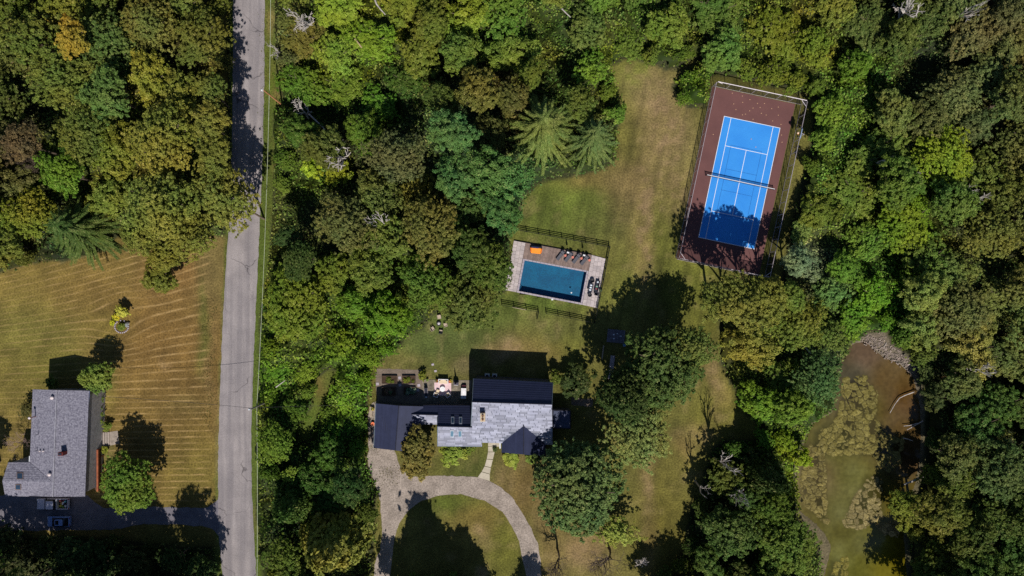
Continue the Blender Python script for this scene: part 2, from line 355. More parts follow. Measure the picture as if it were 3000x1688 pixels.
# lawns: hand-read patches of green and of dry grass
def blobs(lst, c0):
    w = np.full(NGr, 0.35); c = np.tile(np.array(c0, float) * 0.35, (NGr, 1))
    wob = (fnoise(PXg, PYg, 90, 9) - .5) * 60; wob2 = (fnoise(PXg, PYg, 90, 31) - .5) * 60
    for x, y, rx, ry, r, g, b in lst:
        q = 1.6 * np.exp(-(((PXg + wob - x) / rx) ** 2 + ((PYg + wob2 - y) / ry) ** 2))
        w += q; c += q[:, None] * np.array([r, g, b])
    return c / w[:, None]
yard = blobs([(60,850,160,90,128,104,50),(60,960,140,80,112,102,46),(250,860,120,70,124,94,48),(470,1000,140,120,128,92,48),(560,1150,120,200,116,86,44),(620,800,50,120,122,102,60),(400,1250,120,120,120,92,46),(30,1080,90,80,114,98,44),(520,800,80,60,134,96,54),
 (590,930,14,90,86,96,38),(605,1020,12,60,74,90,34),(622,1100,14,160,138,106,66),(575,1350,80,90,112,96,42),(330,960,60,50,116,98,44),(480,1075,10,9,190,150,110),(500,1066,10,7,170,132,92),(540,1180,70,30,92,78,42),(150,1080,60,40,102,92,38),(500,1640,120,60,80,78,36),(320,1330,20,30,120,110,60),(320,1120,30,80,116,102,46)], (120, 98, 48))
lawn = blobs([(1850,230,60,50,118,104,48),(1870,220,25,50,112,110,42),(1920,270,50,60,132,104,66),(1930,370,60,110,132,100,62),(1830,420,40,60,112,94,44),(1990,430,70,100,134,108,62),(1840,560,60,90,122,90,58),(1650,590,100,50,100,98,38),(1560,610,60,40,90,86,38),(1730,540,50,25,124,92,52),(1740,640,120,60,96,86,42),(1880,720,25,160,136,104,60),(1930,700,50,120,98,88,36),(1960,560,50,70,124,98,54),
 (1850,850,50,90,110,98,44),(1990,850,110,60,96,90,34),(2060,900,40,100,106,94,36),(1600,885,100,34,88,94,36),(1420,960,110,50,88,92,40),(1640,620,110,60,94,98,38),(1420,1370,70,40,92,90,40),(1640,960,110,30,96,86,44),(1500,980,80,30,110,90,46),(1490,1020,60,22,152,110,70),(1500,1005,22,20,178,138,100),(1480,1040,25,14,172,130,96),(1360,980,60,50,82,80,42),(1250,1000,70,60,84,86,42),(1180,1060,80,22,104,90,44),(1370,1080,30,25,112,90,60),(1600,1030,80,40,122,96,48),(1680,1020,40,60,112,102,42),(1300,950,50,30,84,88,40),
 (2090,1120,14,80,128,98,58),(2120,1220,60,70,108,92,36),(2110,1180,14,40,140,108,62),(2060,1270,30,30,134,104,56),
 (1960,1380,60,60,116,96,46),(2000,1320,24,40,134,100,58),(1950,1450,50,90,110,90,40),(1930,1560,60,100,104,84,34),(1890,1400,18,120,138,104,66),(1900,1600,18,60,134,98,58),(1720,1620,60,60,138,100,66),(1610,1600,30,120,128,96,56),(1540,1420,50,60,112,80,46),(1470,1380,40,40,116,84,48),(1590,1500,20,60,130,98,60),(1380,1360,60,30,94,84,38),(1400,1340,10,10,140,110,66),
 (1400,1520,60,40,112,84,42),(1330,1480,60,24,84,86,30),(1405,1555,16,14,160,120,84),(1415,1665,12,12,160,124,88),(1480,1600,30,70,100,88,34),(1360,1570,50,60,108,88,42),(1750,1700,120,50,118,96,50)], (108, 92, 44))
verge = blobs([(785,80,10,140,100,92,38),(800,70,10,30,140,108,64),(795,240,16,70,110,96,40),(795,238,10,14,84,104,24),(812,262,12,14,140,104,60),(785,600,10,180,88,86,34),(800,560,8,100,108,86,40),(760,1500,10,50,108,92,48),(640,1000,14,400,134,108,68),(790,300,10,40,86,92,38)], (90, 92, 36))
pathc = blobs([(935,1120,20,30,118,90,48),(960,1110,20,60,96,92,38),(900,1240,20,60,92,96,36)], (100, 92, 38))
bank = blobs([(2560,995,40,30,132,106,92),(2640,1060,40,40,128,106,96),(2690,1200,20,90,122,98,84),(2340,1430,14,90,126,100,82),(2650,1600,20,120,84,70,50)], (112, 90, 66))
colg = base.copy()
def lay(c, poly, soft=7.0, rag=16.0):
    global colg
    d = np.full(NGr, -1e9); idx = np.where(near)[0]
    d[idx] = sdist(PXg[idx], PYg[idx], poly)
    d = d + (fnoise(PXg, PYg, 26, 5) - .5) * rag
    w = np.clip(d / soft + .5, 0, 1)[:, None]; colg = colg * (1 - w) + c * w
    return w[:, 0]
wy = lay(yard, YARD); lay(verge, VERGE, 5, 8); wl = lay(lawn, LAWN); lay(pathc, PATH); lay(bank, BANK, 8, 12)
# soft wear streaks left by mowing, along the court's long side
ucoord = (PXg - COURT0[0]) * CU[0] + (PYg - COURT0[1]) * CU[1]
vcoord = (PXg - COURT0[0]) * CV[0] + (PYg - COURT0[1]) * CV[1]
st = vnoise(ucoord, vcoord, 1.0, 0) * 0 + (vnoise(ucoord, vcoord / 14.0, 11, 77) + .6 * vnoise(ucoord, vcoord / 6.0, 22, 78)) / 1.6 - .5
up = (PYg < 980) & (PXg > 1500)
colg = colg * (1 + (st * 0.42 * wl * np.where(up, 1.0, 0.45))[:, None])
colg = colg * (1 + ((fnoise(PXg, PYg, 45, 41) - .5) * 0.34 * np.clip(wl + wy, 0, 1))[:, None])
strawn = np.clip((fnoise(PXg, PYg, 34, 91, 4) - .60) * 6, 0, 1) * wl
colg = colg * (1 - .35 * strawn[:, None]) + .35 * strawn[:, None] * np.array([158, 122, 82])
for x, y, rx, ry, o_ in ((1880, 230, 50, 40, .5), (1945, 300, 42, 60, .75), (1965, 410, 52, 90, .8), (1905, 520, 30, 60, .55), (1885, 600, 24, 70, .8), (1890, 740, 20, 110, .8), (1980, 560, 40, 70, .5), (1900, 850, 30, 40, .4), (1495, 1018, 60, 22, .8), (1400, 1080, 16, 30, .5), (2095, 1130, 14, 90, .6), (2060, 1275, 36, 34, .5), (1900, 1420, 16, 120, .6), (1720, 1625, 60, 50, .7), (1480, 1400, 40, 40, .5), (1405, 1555, 18, 18, .6), (1415, 1665, 12, 16, .6)):
    q = o_ * np.exp(-(((PXg - x + (fnoise(PXg, PYg, 50, 61) - .5) * 50) / rx) ** 2 + ((PYg - y) / ry) ** 2)) * np.clip((fnoise(PXg, PYg, 16, 62, 3) - .3) * 3, .25, 1) * wl
    colg = colg * (1 - q[:, None]) + q[:, None] * np.array([152, 112, 80])
# lean soil rings round the pond rim, and dips for pond and pool
zg = np.zeros(NGr); idx = np.where(near)[0]
dp = np.full(NGr, -1e9); dp[idx] = sdist(PXg[idx], PYg[idx], POND)
zg = np.where(dp > -22, -np.clip((dp + 22) / 30, 0, 1) * 0.75, zg)
# mowing direction as a field: gently bent lines, turned aside round the flower bed
slope = np.interp(PYg, [760, 850, 950, 1050, 1150, 1300, 1500], [.25, .2, .13, .075, .02, .02, .0])
bend = 26 * np.exp(-((PXg - 352) / 75) ** 2) * np.exp(-((PYg - 985) / 55) ** 2) - 16 * np.exp(-((PXg - 352) / 75) ** 2) * np.exp(-((PYg - 880) / 45) ** 2)
house = 70 * np.exp(-((PXg - 270) / 50) ** 2) * np.exp(-((PYg - 1240) / 120) ** 2)
mow = (PYg + slope * PXg - bend) / SP
amp = np.clip(sdist(PXg, PYg, [(-900, 820), (330, 730), (640, 640), (600, 900), (622, 1100), (620, 1480), (-900, 1500)]) / 14, 0, 1) * np.interp(PXg, [-50, 120, 420], [.26, .36, .66]) * wy
amp *= 1 - .8 * np.exp(-(((PXg - 352) / 46) ** 2 + ((PYg - 940) / 52) ** 2) ** 2)
nx, ny = len(gx), len(gy); I = np.arange(NGr).reshape(ny, nx)
quads = np.stack([I[:-1, :-1], I[:-1, 1:], I[1:, 1:], I[1:, :-1]], -1).reshape(-1, 4)
qx = PXg[quads].mean(1); qy = PYg[quads].mean(1)
keep = ~inpoly(qx, qy, [(1533, 757), (1724, 793), (1706, 891), (1514, 857)])
ground_mat = attr_mat('ground_grass', fine=0.42, fs=3.2, med=0.16, ms=0.55, mow=True, bs=0.5)
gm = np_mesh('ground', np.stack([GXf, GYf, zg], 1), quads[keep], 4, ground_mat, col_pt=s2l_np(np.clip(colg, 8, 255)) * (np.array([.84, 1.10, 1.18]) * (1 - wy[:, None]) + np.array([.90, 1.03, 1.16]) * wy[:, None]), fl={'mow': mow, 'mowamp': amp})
gm.polygons.foreach_set('use_smooth', [True] * len(gm.polygons))
tag(link('ground', gm), 'mown lawns, dry grass and dark woodland soil under everything', kind='structure')

def sheet(name, polys, z, m, label=None, hole=None):
    """flat ground sheet from one outline, or a ring between outline and hole"""
    import bmesh
    bm = bmesh.new()
    from mathutils.geometry import tessellate_polygon
    loops = [[W(x, y, 0) for x, y in polys]] + ([[W(x, y, 0) for x, y in hole]] if hole else [])
    tris = tessellate_polygon(loops); vs = [bm.verts.new((p.x, p.y, z)) for L in loops for p in L]
    for t in tris:
        try: f = bm.faces.new([vs[i] for i in t])
        except ValueError: pass
    bmesh.ops.recalc_face_normals(bm, faces=bm.faces)
    for f in bm.faces:
        if f.normal.z < 0: f.normal_flip()
    me = bpy.data.meshes.new(name); bm.to_mesh(me); bm.free(); me.materials.append(m)
    o = bpy.data.objects.new(name, me); COL.objects.link(o); return tag(o, label, kind='structure')
def ragged(poly, a=3.0, step=14, seed=1):
    out = []
    for i in range(len(poly)):
        x1, y1 = poly[i]; x2, y2 = poly[(i + 1) % len(poly)]; L = math.hypot(x2 - x1, y2 - y1); n = max(1, int(L / step))
        for k in range(n):
            x = x1 + (x2 - x1) * k / n; y = y1 + (y2 - y1) * k / n
            out.append((x + (float(vnoise(x, y, 9, seed)) - .5) * a * 2, y + (float(vnoise(x, y, 9, seed + 5)) - .5) * a * 2))
    return out

# road with wheel tracks, cracks and a worn edge
def road_material():
    m = bpy.data.materials.new('worn_asphalt'); nt, out, b = nodes_of(m)
    c = mixc(nt, mr(nt, noise(nt, 0.25, 4), .35, .65, 0, 1), rgb(160, 152, 152), rgb(142, 135, 136))
    c = mixc(nt, mr(nt, noise(nt, 0.9, 3, vec_scale=(1, .04, 1)), .42, .62, 0, .5), c, rgb(114, 109, 114))
    c = mul_col(nt, c, mr(nt, noise(nt, 7, 6), .3, .7, .76, 1.2))
    vo = nt.nodes.new('ShaderNodeTexVoronoi'); vo.feature = 'DISTANCE_TO_EDGE'; vo.inputs['Scale'].default_value = 0.11
    tc = nt.nodes.new('ShaderNodeTexCoord'); mp = nt.nodes.new('ShaderNodeMapping')
    nz = nt.nodes.new('ShaderNodeTexNoise'); nz.inputs['Scale'].default_value = .5; nt.links.new(tc.outputs['Object'], nz.inputs['Vector'])
    ad = nt.nodes.new('ShaderNodeVectorMath'); ad.operation = 'ADD'; nt.links.new(tc.outputs['Object'], ad.inputs[0])
    sc = nt.nodes.new('ShaderNodeVectorMath'); sc.operation = 'SCALE'; sc.inputs['Scale'].default_value = 2.5
    nt.links.new(nz.outputs['Color'], sc.inputs[0]); nt.links.new(sc.outputs[0], ad.inputs[1]); nt.links.new(ad.outputs[0], vo.inputs['Vector'])
    cr = mr(nt, vo.outputs['Distance'], 0.0, 0.012, 0.8, 0.0)
    c = mixc(nt, mathn(nt, 'MULTIPLY', cr, mr(nt, noise(nt, .12, 2), .45, .6, 0, 1)), c, rgb(60, 56, 60))
    nt.links.new(c, b.inputs['Base Color']); b.inputs['Roughness'].default_value = .9; b.inputs['Specular IOR Level'].default_value = .2
    bump(nt, b, noise(nt, 9, 5), .3, .03); return m
sheet('road', ragged(ROAD, 1.6, 12), 0.03, road_material())
grav = mat('gravel', rgb(166, 153, 143), .95, rgb(134, 123, 114), 0.5, .2, fine=.34, fs=3.6, bs=.8)
sheet('gravel_drive', ragged(GRAVEL, 2.2, 9), 0.025, grav, hole=ragged(ISLAND, 1.2, 9, 3))
m_dark_gravel = mat('dark_drive', rgb(122, 118, 126), .95, rgb(100, 96, 104), .5, fine=.2, fs=4)
sheet('side_drive', ragged([(-300, 1452), (255, 1452), (300, 1490), (380, 1482), (560, 1488), (608, 1486), (630, 1470), (650, 1450), (652, 1590), (640, 1568), (620, 1548), (590, 1540), (420, 1534), (330, 1552), (290, 1552), (-300, 1560)], 3, 12), 0.022, m_dark_gravel)
# concrete walk, five cast panels with open joints
m_conc = mat('pale_concrete', rgb(196, 186, 168), .9, rgb(176, 166, 148), .8, fine=.1, fs=8, rand=.04)
walk_l = [(1430, 1294), (1430, 1308), (1430, 1324), (1426, 1345), (1420, 1366), (1411, 1382), (1399.6, 1398.5)]
walk_r = [(1461, 1296), (1452, 1309), (1449, 1324), (1444, 1346), (1438, 1370), (1435, 1389), (1434.5, 1410)]
walk = tag(bpy.data.objects.new('front_walk', None), 'curved pale concrete walk from the front door to the gravel loop', kind='structure'); COL.objects.link(walk)
for i in range(6):
    g = 0.04
    a = [walk_l[i][k] * (1 - g) + walk_l[i + 1][k] * g for k in (0, 1)]; b = [walk_l[i + 1][k] * (1 - g) + walk_l[i][k] * g for k in (0, 1)]
    c = [walk_r[i + 1][k] * (1 - g) + walk_r[i][k] * g for k in (0, 1)]; d = [walk_r[i][k] * (1 - g) + walk_r[i + 1][k] * g for k in (0, 1)]
    MB().prism([W(*p).xy for p in (a, b, c, d)], 0.0, 0.06 + .004 * (i % 2)).build('panel', m_conc, walk)

# ------------------------------------------------------------------ tennis court
def cw(u, v, z=0.0):
    x, y = court(u, v); p = W(x, y, 0); return Vector((p.x, p.y, z))
CANG = math.atan2(cw(1, 0).y - cw(0, 0).y, cw(1, 0).x - cw(0, 0).x)
m_maroon = mat('maroon_court', rgb(112, 76, 74), .85, rgb(102, 69, 68), .35, fine=.06, fs=10)
m_blue = mat('blue_court', rgb(60, 150, 232), .85, rgb(48, 136, 224), .22, fine=.09, fs=12)
m_line = mat('line_paint', rgb(235, 238, 242), .7, rgb(222, 226, 232), 2)
m_dline = mat('dark_blue_paint', rgb(28, 88, 160), .7, rgb(24, 80, 150), 2)
tc_ = thing('tennis_court', 'blue tennis court with white lines on a maroon slab', 'tennis court', cw(84, 180))
def uvquad(mb, u0, v0, u1, v1, z, th=.012):
    return mb.slab([cw(u0, v0, z), cw(u1, v0, z), cw(u1, v1, z), cw(u0, v1, z)], th)
uvquad(MB(), -50, -77, 197, 437, .05, .12).build('slab', m_maroon, tc_)
uvquad(MB(), 0, 0, 168.6, 364, .058, .006).build('playing_surface', m_blue, tc_)
L = 1.5
def line(u0, v0, u1, v1, m=m_line, z=.066): uvquad(MB(), u0, v0, u1, v1, z, .006).build('court_line' if m is m_line else 'dark_line', m, tc_)
line(0, 0, 168.6, L); line(0, 364 - L, 168.6, 364); line(0, L, L, 364 - L); line(168.6 - L, L, 168.6, 364 - L)
line(20.6, L, 20.6 + L, 364 - L); line(146.6, L, 146.6 + L, 364 - L)
line(22.1, 84, 146.6, 84 + L); line(22.1, 279, 146.6, 279 + L); line(83.6, 85.5, 83.6 + L, 279)
D = .9
for a in ((37, 79, 129.5, 79 + D), (37, 284, 129.5, 284 + D), (37, 80, 37 + D, 284), (128.6, 80, 129.5, 284), (38, 150, 128.6, 150 + D), (38, 213, 128.6, 213 + D)):
    uvquad(MB(), *a, .061, .004).build('dark_line', m_dline, tc_)
m_net = bpy.data.materials.new('net_mesh'); nt, out, b = nodes_of(m_net); b.inputs['Base Color'].default_value = (.012, .013, .014, 1); b.inputs['Roughness'].default_value = .9
tr = nt.nodes.new('ShaderNodeBsdfTransparent'); mx = nt.nodes.new('ShaderNodeMixShader'); mx.inputs[0].default_value = .34
nt.links.new(tr.outputs[0], mx.inputs[1]); nt.links.new(b.outputs[0], mx.inputs[2]); nt.links.new(mx.outputs[0], out.inputs['Surface'])
m_white = mat('white_band', rgb(232, 232, 236), .6, rgb(220, 220, 226), 3)
m_dmetal = mat('black_metal', rgb(28, 30, 34), .5, rgb(22, 24, 28), 5)
net = thing('tennis_net', 'dark tennis net with a white top band across the blue court', 'net', cw(84, 182))
n0, n1 = cw(-17, 182), cw(186, 182)
def vpanel(p, q, z0, z1, th=.02, mb=None):
    mb = mb or MB(); d = (q - p).normalized(); nrm = Vector((-d.y, d.x, 0)) * th / 2
    return mb.add([(p.x + s * nrm.x, p.y + s * nrm.y, z) for s in (-1,) for z in ()] + [Vector((a.x, a.y, z)) + nrm * s for s in (-1, 1) for a, z in ((p, z0), (q, z0), (q, z1), (p, z1))],
                  [(0, 1, 2, 3), (7, 6, 5, 4), (0, 4, 5, 1), (1, 5, 6, 2), (2, 6, 7, 3), (3, 7, 4, 0)])
vpanel(n0, n1, .07, .93).build('mesh', m_net, net)
vpanel(n0, n1, .93, 1.0, .1).build('white_band', m_white, net)
for p in (n0, n1): MB().tube((p.x, p.y, .05), (p.x, p.y, 1.08), .06, n=8).build('post', m_dmetal, net)
for i in range(26):
    a, b_ = [(250,-70),(64,-62),(45,-50),(78,-40),(98,-46),(30,-25),(132,-50),(150,-58),(60,-18),(52,-14),(105,-30),(120,-28),(85,-8),(142,-15),(168,-10),(88,-56),(40,-68),(176,20),(182,40),(20,-40),(92,50),(110,70),(108,-60),(-20,60),(155,-35),(70,-30)][i]
    if a > 190: a = 10
    p = cw(a, b_, .066)
    single('fallen_leaf', MB().add([p + Vector((.12 * math.cos(t), .09 * math.sin(t), .012 * (i % 3 + 1))) for t in (0, 1.3, 2.6, 3.9, 5.2)], [(0, 1, 2, 3, 4)]), mat('dry_leaf', rgb(196, 158, 128), .9, rgb(180, 140, 110), 3),
           'pale fallen leaf lying on the court, one of a loose scatter', 'leaf', 'fallen leaves on the court', loc=p)

# tall chain link fence round it
m_chain = bpy.data.materials.new('chain_link'); nt, out, b = nodes_of(m_chain); b.inputs['Base Color'].default_value = (.03, .032, .03, 1)
tr = nt.nodes.new('ShaderNodeBsdfTransparent'); mx = nt.nodes.new('ShaderNodeMixShader'); mx.inputs[0].default_value = .24
nt.links.new(tr.outputs[0], mx.inputs[1]); nt.links.new(b.outputs[0], mx.inputs[2]); nt.links.new(mx.outputs[0], out.inputs['Surface'])
m_galv = mat('galvanised_pipe', rgb(186, 176, 182), .5, rgb(160, 150, 158), 2, metal=.0)
m_galvw = mat('bright_pipe', rgb(226, 216, 220), .5, rgb(206, 196, 200), 2)
FH = 2.9
def court_fence(name, label, a, b_, n, railm, gate=None):
    p, q = cw(*a), cw(*b_)
    t = thing(name, label, 'fence', (p + q) / 2)
    for i in range(n + 1):
        r = p.lerp(q, i / n); MB().tube((r.x, r.y, 0), (r.x, r.y, FH + .04), .05, n=6).build('post', m_galv, t)
    for i in range(n):
        r, s = p.lerp(q, (i + .02) / n), p.lerp(q, (i + .98) / n)
        if gate is not None and i == gate:
            for rr in (r, s): MB().tube((rr.x, rr.y, .1), (rr.x, rr.y, 2.2), .045, n=6).build('gate_post', m_galv, t)
            for z in (.15, 2.15): MB().tube((r.x, r.y, z), (s.x, s.y, z), .045, n=6).build('gate_rail', m_galv, t)
        vpanel(r, s, .05, FH - .08, .015).build('chain_link_panel', m_chain, t)
    MB().tube((p.x, p.y, FH), (q.x, q.y, FH), .075 if railm is m_galvw else .055, n=8).build('top_rail', railm, t)
    MB().tube((p.x, p.y, .12), (q.x, q.y, .12), .035, n=6).build('bottom_rail', m_galv, t)
    return t
f1 = court_fence('chain_link_fence', 'chain link fence with a bright top rail along the upper end of the court', (-48, -79), (212, -79), 7, m_galvw)
f2 = court_fence('chain_link_fence', 'long chain link fence on the lawn side of the court, with a gate', (-52, -76), (-52, 436), 14, m_galv, gate=10)
f3 = court_fence('chain_link_fence', 'long chain link fence between the court and the woods', (214, -76), (214, 436), 14, m_galv)
f4 = court_fence('chain_link_fence', 'shaded chain link fence along the lower end of the court', (-48, 439), (212, 439), 7, m_galv)
for f, (a, b_) in ((f1, ((-48, -79), (-34, -76))), (f3, ((214, -62), (198, -77))), (f2, ((-52, 422), (-36, 437))), (f3, ((214, 424), (200, 438)))):
    p, q = cw(*a, FH - .05), cw(*b_, FH - .05); MB().tube(p, q, .05, n=6).build('corner_brace', m_galvw, f)
# basketball hoop on the woods side
hp = W(2352, 405, 0); hp = Vector((hp.x - 1.0, hp.y + .1, 0)); hoop = thing('basketball_hoop', 'small basketball hoop with a white backboard leaning over the court fence', 'basketball hoop', hp)
hx = Vector((-math.cos(CANG), -math.sin(CANG), 0)); hy = Vector((-hx.y, hx.x, 0))
MB().tube(hp, hp + Vector((0, 0, 2.9)), .07, n=8).build('pole', m_galv, hoop)
MB().tube(hp + Vector((0, 0, 2.8)), hp + hx * .5 + Vector((0, 0, 3.1)), .05, n=6).build('arm', m_galv, hoop)
c0 = hp + hx * .55 + Vector((0, 0, 3.1)); tl = hx * .22
MB().add([c0 + hy * a + (Vector((0, 0, b_)) + tl * (b_ / .5)) + hx * t for t in (0, .06) for a, b_ in ((-.9, -.5), (.9, -.5), (.9, .35), (.6, .6), (-.6, .6), (-.9, .35))], [(5, 4, 3, 2, 1, 0), (6, 7, 8, 9, 10, 11)] + [(i, (i + 1) % 6, 6 + (i + 1) % 6, 6 + i) for i in range(6)]).build('backboard', mat('backboard', rgb(172, 196, 236), .3, rgb(160, 186, 230), 2), hoop)
rm = MB(); rc = c0 + hx * .45 + Vector((0, 0, -.3))
for i in range(14):
    a0, a1 = 2 * math.pi * i / 14, 2 * math.pi * (i + 1) / 14
    rm.tube(rc + Vector((.24 * math.cos(a0), .24 * math.sin(a0), 0)), rc + Vector((.24 * math.cos(a1), .24 * math.sin(a1), 0)), .03, n=5)
rm.build('rim', mat('orange_rim', rgb(226, 120, 60), .5), hoop)
bl = rc + hx * .15 + Vector((0, 0, .16))
MB().lathe(bl, [(.24 * math.sin(math.radians(a)), -.24 * math.cos(math.radians(a))) for a in (8, 30, 55, 80, 105, 130, 155, 172)], 14).build('net', mat('cream_net', rgb(232, 196, 160), .8), hoop, smooth=True)

# ------------------------------------------------------------------ pool
def g2(p, z=0.0): q = W(p[0], p[1], 0); return Vector((q.x, q.y, z))
def lerp2(a, b, t): return (a[0] + (b[0] - a[0]) * t, a[1] + (b[1] - a[1]) * t)
def bil(Q, s, t): return lerp2(lerp2(Q[0], Q[1], s), lerp2(Q[3], Q[2], s), t)
DZ = .14
m_stone = mat('pool_stone', rgb(196, 184, 182), .85, rgb(172, 162, 164), 1.2, fine=.1, fs=6, rand=.13)
m_cope = mat('coping_stone', rgb(178, 168, 176), .8, rgb(162, 152, 162), 1.5, fine=.08, rand=.05)
m_joint = mat('mortar', rgb(128, 118, 112), .95, rgb(112, 104, 98), 3)
m_deck = mat('weathered_deck', rgb(148, 128, 120), .85, rgb(122, 104, 98), 1.8, fine=.14, fs=9, rand=.16)
pool = thing('swimming_pool', 'rectangular dark blue swimming pool with a pale stone coping', 'pool', g2(bil(POOL, .5, .5)))
m_floor = bpy.data.materials.new('pool_tile'); nt, out, b = nodes_of(m_floor)
vo = nt.nodes.new('ShaderNodeTexVoronoi'); vo.inputs['Scale'].default_value = 4.5; tcn = nt.nodes.new('ShaderNodeTexCoord'); nt.links.new(tcn.outputs['Object'], vo.inputs['Vector'])
c = mixc(nt, mr(nt, noise(nt, .5, 3), .3, .7, 0, 1), rgb(8, 98, 132), rgb(6, 82, 118))
c = mul_col(nt, c, mr(nt, noise(nt, 5.5, 4), .3, .7, .72, 1.3))
c = mixc(nt, mr(nt, vo.outputs['Distance'], 0, .13, .55, 0), c, rgb(40, 120, 150))  # pale specks painted in as glints of light on the pool
nt.links.new(c, b.inputs['Base Color']); b.inputs['Roughness'].default_value = .7
PD = 1.15
MB().slab([g2(p, -PD) for p in POOL], .2).build('pool_floor', m_floor, pool)
cen = bil(POOL, .5, .5)
wl_ = MB()
for i in range(4):
    a, b_ = POOL[i], POOL[(i + 1) % 4]; o = [lerp2(p, cen, -.06) for p in (a, b_)]
    wl_.prism([g2(p).xy for p in (a, b_, o[1], o[0])], -PD - .2, -.02)
wl_.build('pool_wall', m_floor, pool)
m_water = bpy.data.materials.new('pool_water'); nt, out, b = nodes_of(m_water)
tr = nt.nodes.new('ShaderNodeBsdfTransparent'); tr.inputs[0].default_value = (.86, .96, 1.0, 1)
gl = nt.nodes.new('ShaderNodeBsdfGlossy'); gl.inputs['Roughness'].default_value = .04
fr = nt.nodes.new('ShaderNodeFresnel'); fr.inputs[0].default_value = 1.33; mx = nt.nodes.new('ShaderNodeMixShader')
bn = nt.nodes.new('ShaderNodeBump'); bn.inputs['Strength'].default_value = .5; bn.inputs['Distance'].default_value = .05; nt.links.new(noise(nt, 2.5, 4), bn.inputs['Height'])
nt.links.new(bn.outputs[0], gl.inputs['Normal']); nt.links.new(bn.outputs[0], fr.inputs['Normal'])
nt.links.new(fr.outputs[0], mx.inputs[0]); nt.links.new(tr.outputs[0], mx.inputs[1]); nt.links.new(gl.outputs[0], mx.inputs[2]); nt.links.new(mx.outputs[0], out.inputs['Surface'])
wq = [lerp2(p, cen, .002) for p in POOL]
MB().add([g2(p, -.06) for p in wq[::-1]], [(0, 1, 2, 3)]).build('water', m_water, pool)
# coping stones butted end to end
def strip(parent, name, m, A, B, w, n, z0, z1, gap=.05, jit=0.0):
    """stones between pixel points A and B, width w pixels to the right of A->B"""
    dx, dy = B[0] - A[0], B[1] - A[1]; Ln = math.hypot(dx, dy); nx_, ny_ = -dy / Ln * w, dx / Ln * w
    for i in range(n):
        t0, t1 = (i + gap / 2) / n, (i + 1 - gap / 2) / n
        a, b_ = lerp2(A, B, t0), lerp2(A, B, t1)
        MB().prism([g2(p).xy for p in (a, b_, (b_[0] + nx_, b_[1] + ny_), (a[0] + nx_, a[1] + ny_))], z0, z1 + random.uniform(0, .006)).build(name, m, parent)
P0, P1, P2, P3 = POOL
ux, uy = (P1[0] - P0[0]) / 184.2, (P1[1] - P0[1]) / 184.2; vx, vy = (P3[0] - P0[0]) / 91.2, (P3[1] - P0[1]) / 91.2
def PL(u, v): return (P0[0] + ux * u + vx * v, P0[1] + uy * u + vy * v)   # along the pool, across it
strip(pool, 'coping_stone', m_cope, PL(0, -4.2), PL(184, -4.2), 4.2, 16, 0, DZ + .02)
strip(pool, 'coping_stone', m_cope, PL(-5.5, 91.2), PL(190, 91.6), 5.0, 17, 0, DZ + .02)
strip(pool, 'coping_stone', m_cope, PL(-5.5, 91), PL(-5.5, -4.2), 5.5, 9, 0, DZ + .02)
strip(pool, 'coping_stone', m_cope, PL(184.6, -4.2), PL(184.6, 91), -5, 9, 0, DZ + .02)
for k in range(3):
    a, b_ = PL(0, 74 + k * 5), PL(12 + k * 1, 90)
    MB().prism([g2(p).xy for p in (PL(0, 70 + k * 6), PL(16 - k * 4.5, 91), PL(0, 91))], -PD, -.25 - .27 * (2 - k) - .0).build('step', m_floor, pool)
# paved strips each side of the pool, every stone a piece
patio = tag(bpy.data.objects.new('pool_terrace', None), 'pale flagstone paving at both ends of the pool', kind='structure'); COL.objects.link(patio)
def flags(parent, name, m, Q, nu, nv, z0, z1, base_m, seed=0, gap=.05, under=True):
    """Q: pixel quad; courses along u, staggered in v"""
    r = random.Random(seed)
    if under: MB().prism([g2(p).xy for p in Q], z0, z1 - .03).build('mortar_bed', base_m, parent)
    for i in range(nu):
        cuts = [0.0]
        while cuts[-1] < 1: cuts.append(cuts[-1] + r.uniform(.7, 1.5) / nv)
        cuts[-1] = 1.0
        if len(cuts) > 2 and cuts[-1] - cuts[-2] < .35 / nv: cuts.pop(-2)
        for k in range(len(cuts) - 1):
            s0, s1 = (i + gap / 2) / nu, (i + 1 - gap / 2) / nu; gg = gap / 2 / nv
            MB().prism([g2(bil(Q, s, t)).xy for s, t in ((s0, cuts[k] + gg), (s1, cuts[k] + gg), (s1, cuts[k + 1] - gg), (s0, cuts[k + 1] - gg))], z1 - .03, z1 + r.uniform(0, .012)).build(name, m, parent)
RQ = [PL(190.2, -52), PL(232, -49), PL(235, 98), PL(190.2, 96.5)]
flags(patio, 'flagstone', m_stone, RQ, 4, 13, 0, DZ, m_joint, 3)
LQ = [PL(-42, -51), PL(-7, -51), PL(-6, 96), PL(-40, 96)]
flags(patio, 'flagstone', m_stone, LQ, 3, 13, 0, DZ - .002, m_joint, 4)
deck = tag(bpy.data.objects.new('wood_deck', None), 'weathered grey brown plank deck above the pool', kind='structure'); COL.objects.link(deck)
DQ = [PL(-6.5, -51), PL(189.8, -52), PL(189.8, -4.4), PL(-6.5, -4.4)]
MB().prism([g2(p).xy for p in DQ], 0, DZ - .04).build('deck_frame', m_joint, deck)
nb = 66
for i in range(nb):
    MB().prism([g2(bil(DQ, s, t)).xy for s, t in (((i + .07) / nb, 0), ((i + .93) / nb, 0), ((i + .93) / nb, 1), ((i + .07) / nb, 1))], DZ - .04, DZ + .004 * (i % 3)).build('plank', m_deck, deck)
MB().prism([g2(p).xy for p in (PL(-42, -52.6), PL(189, -53.6), PL(189, -52.2), PL(-42, -51.2))], 0, DZ + .1).build('edge_board', m_dmetal, deck)
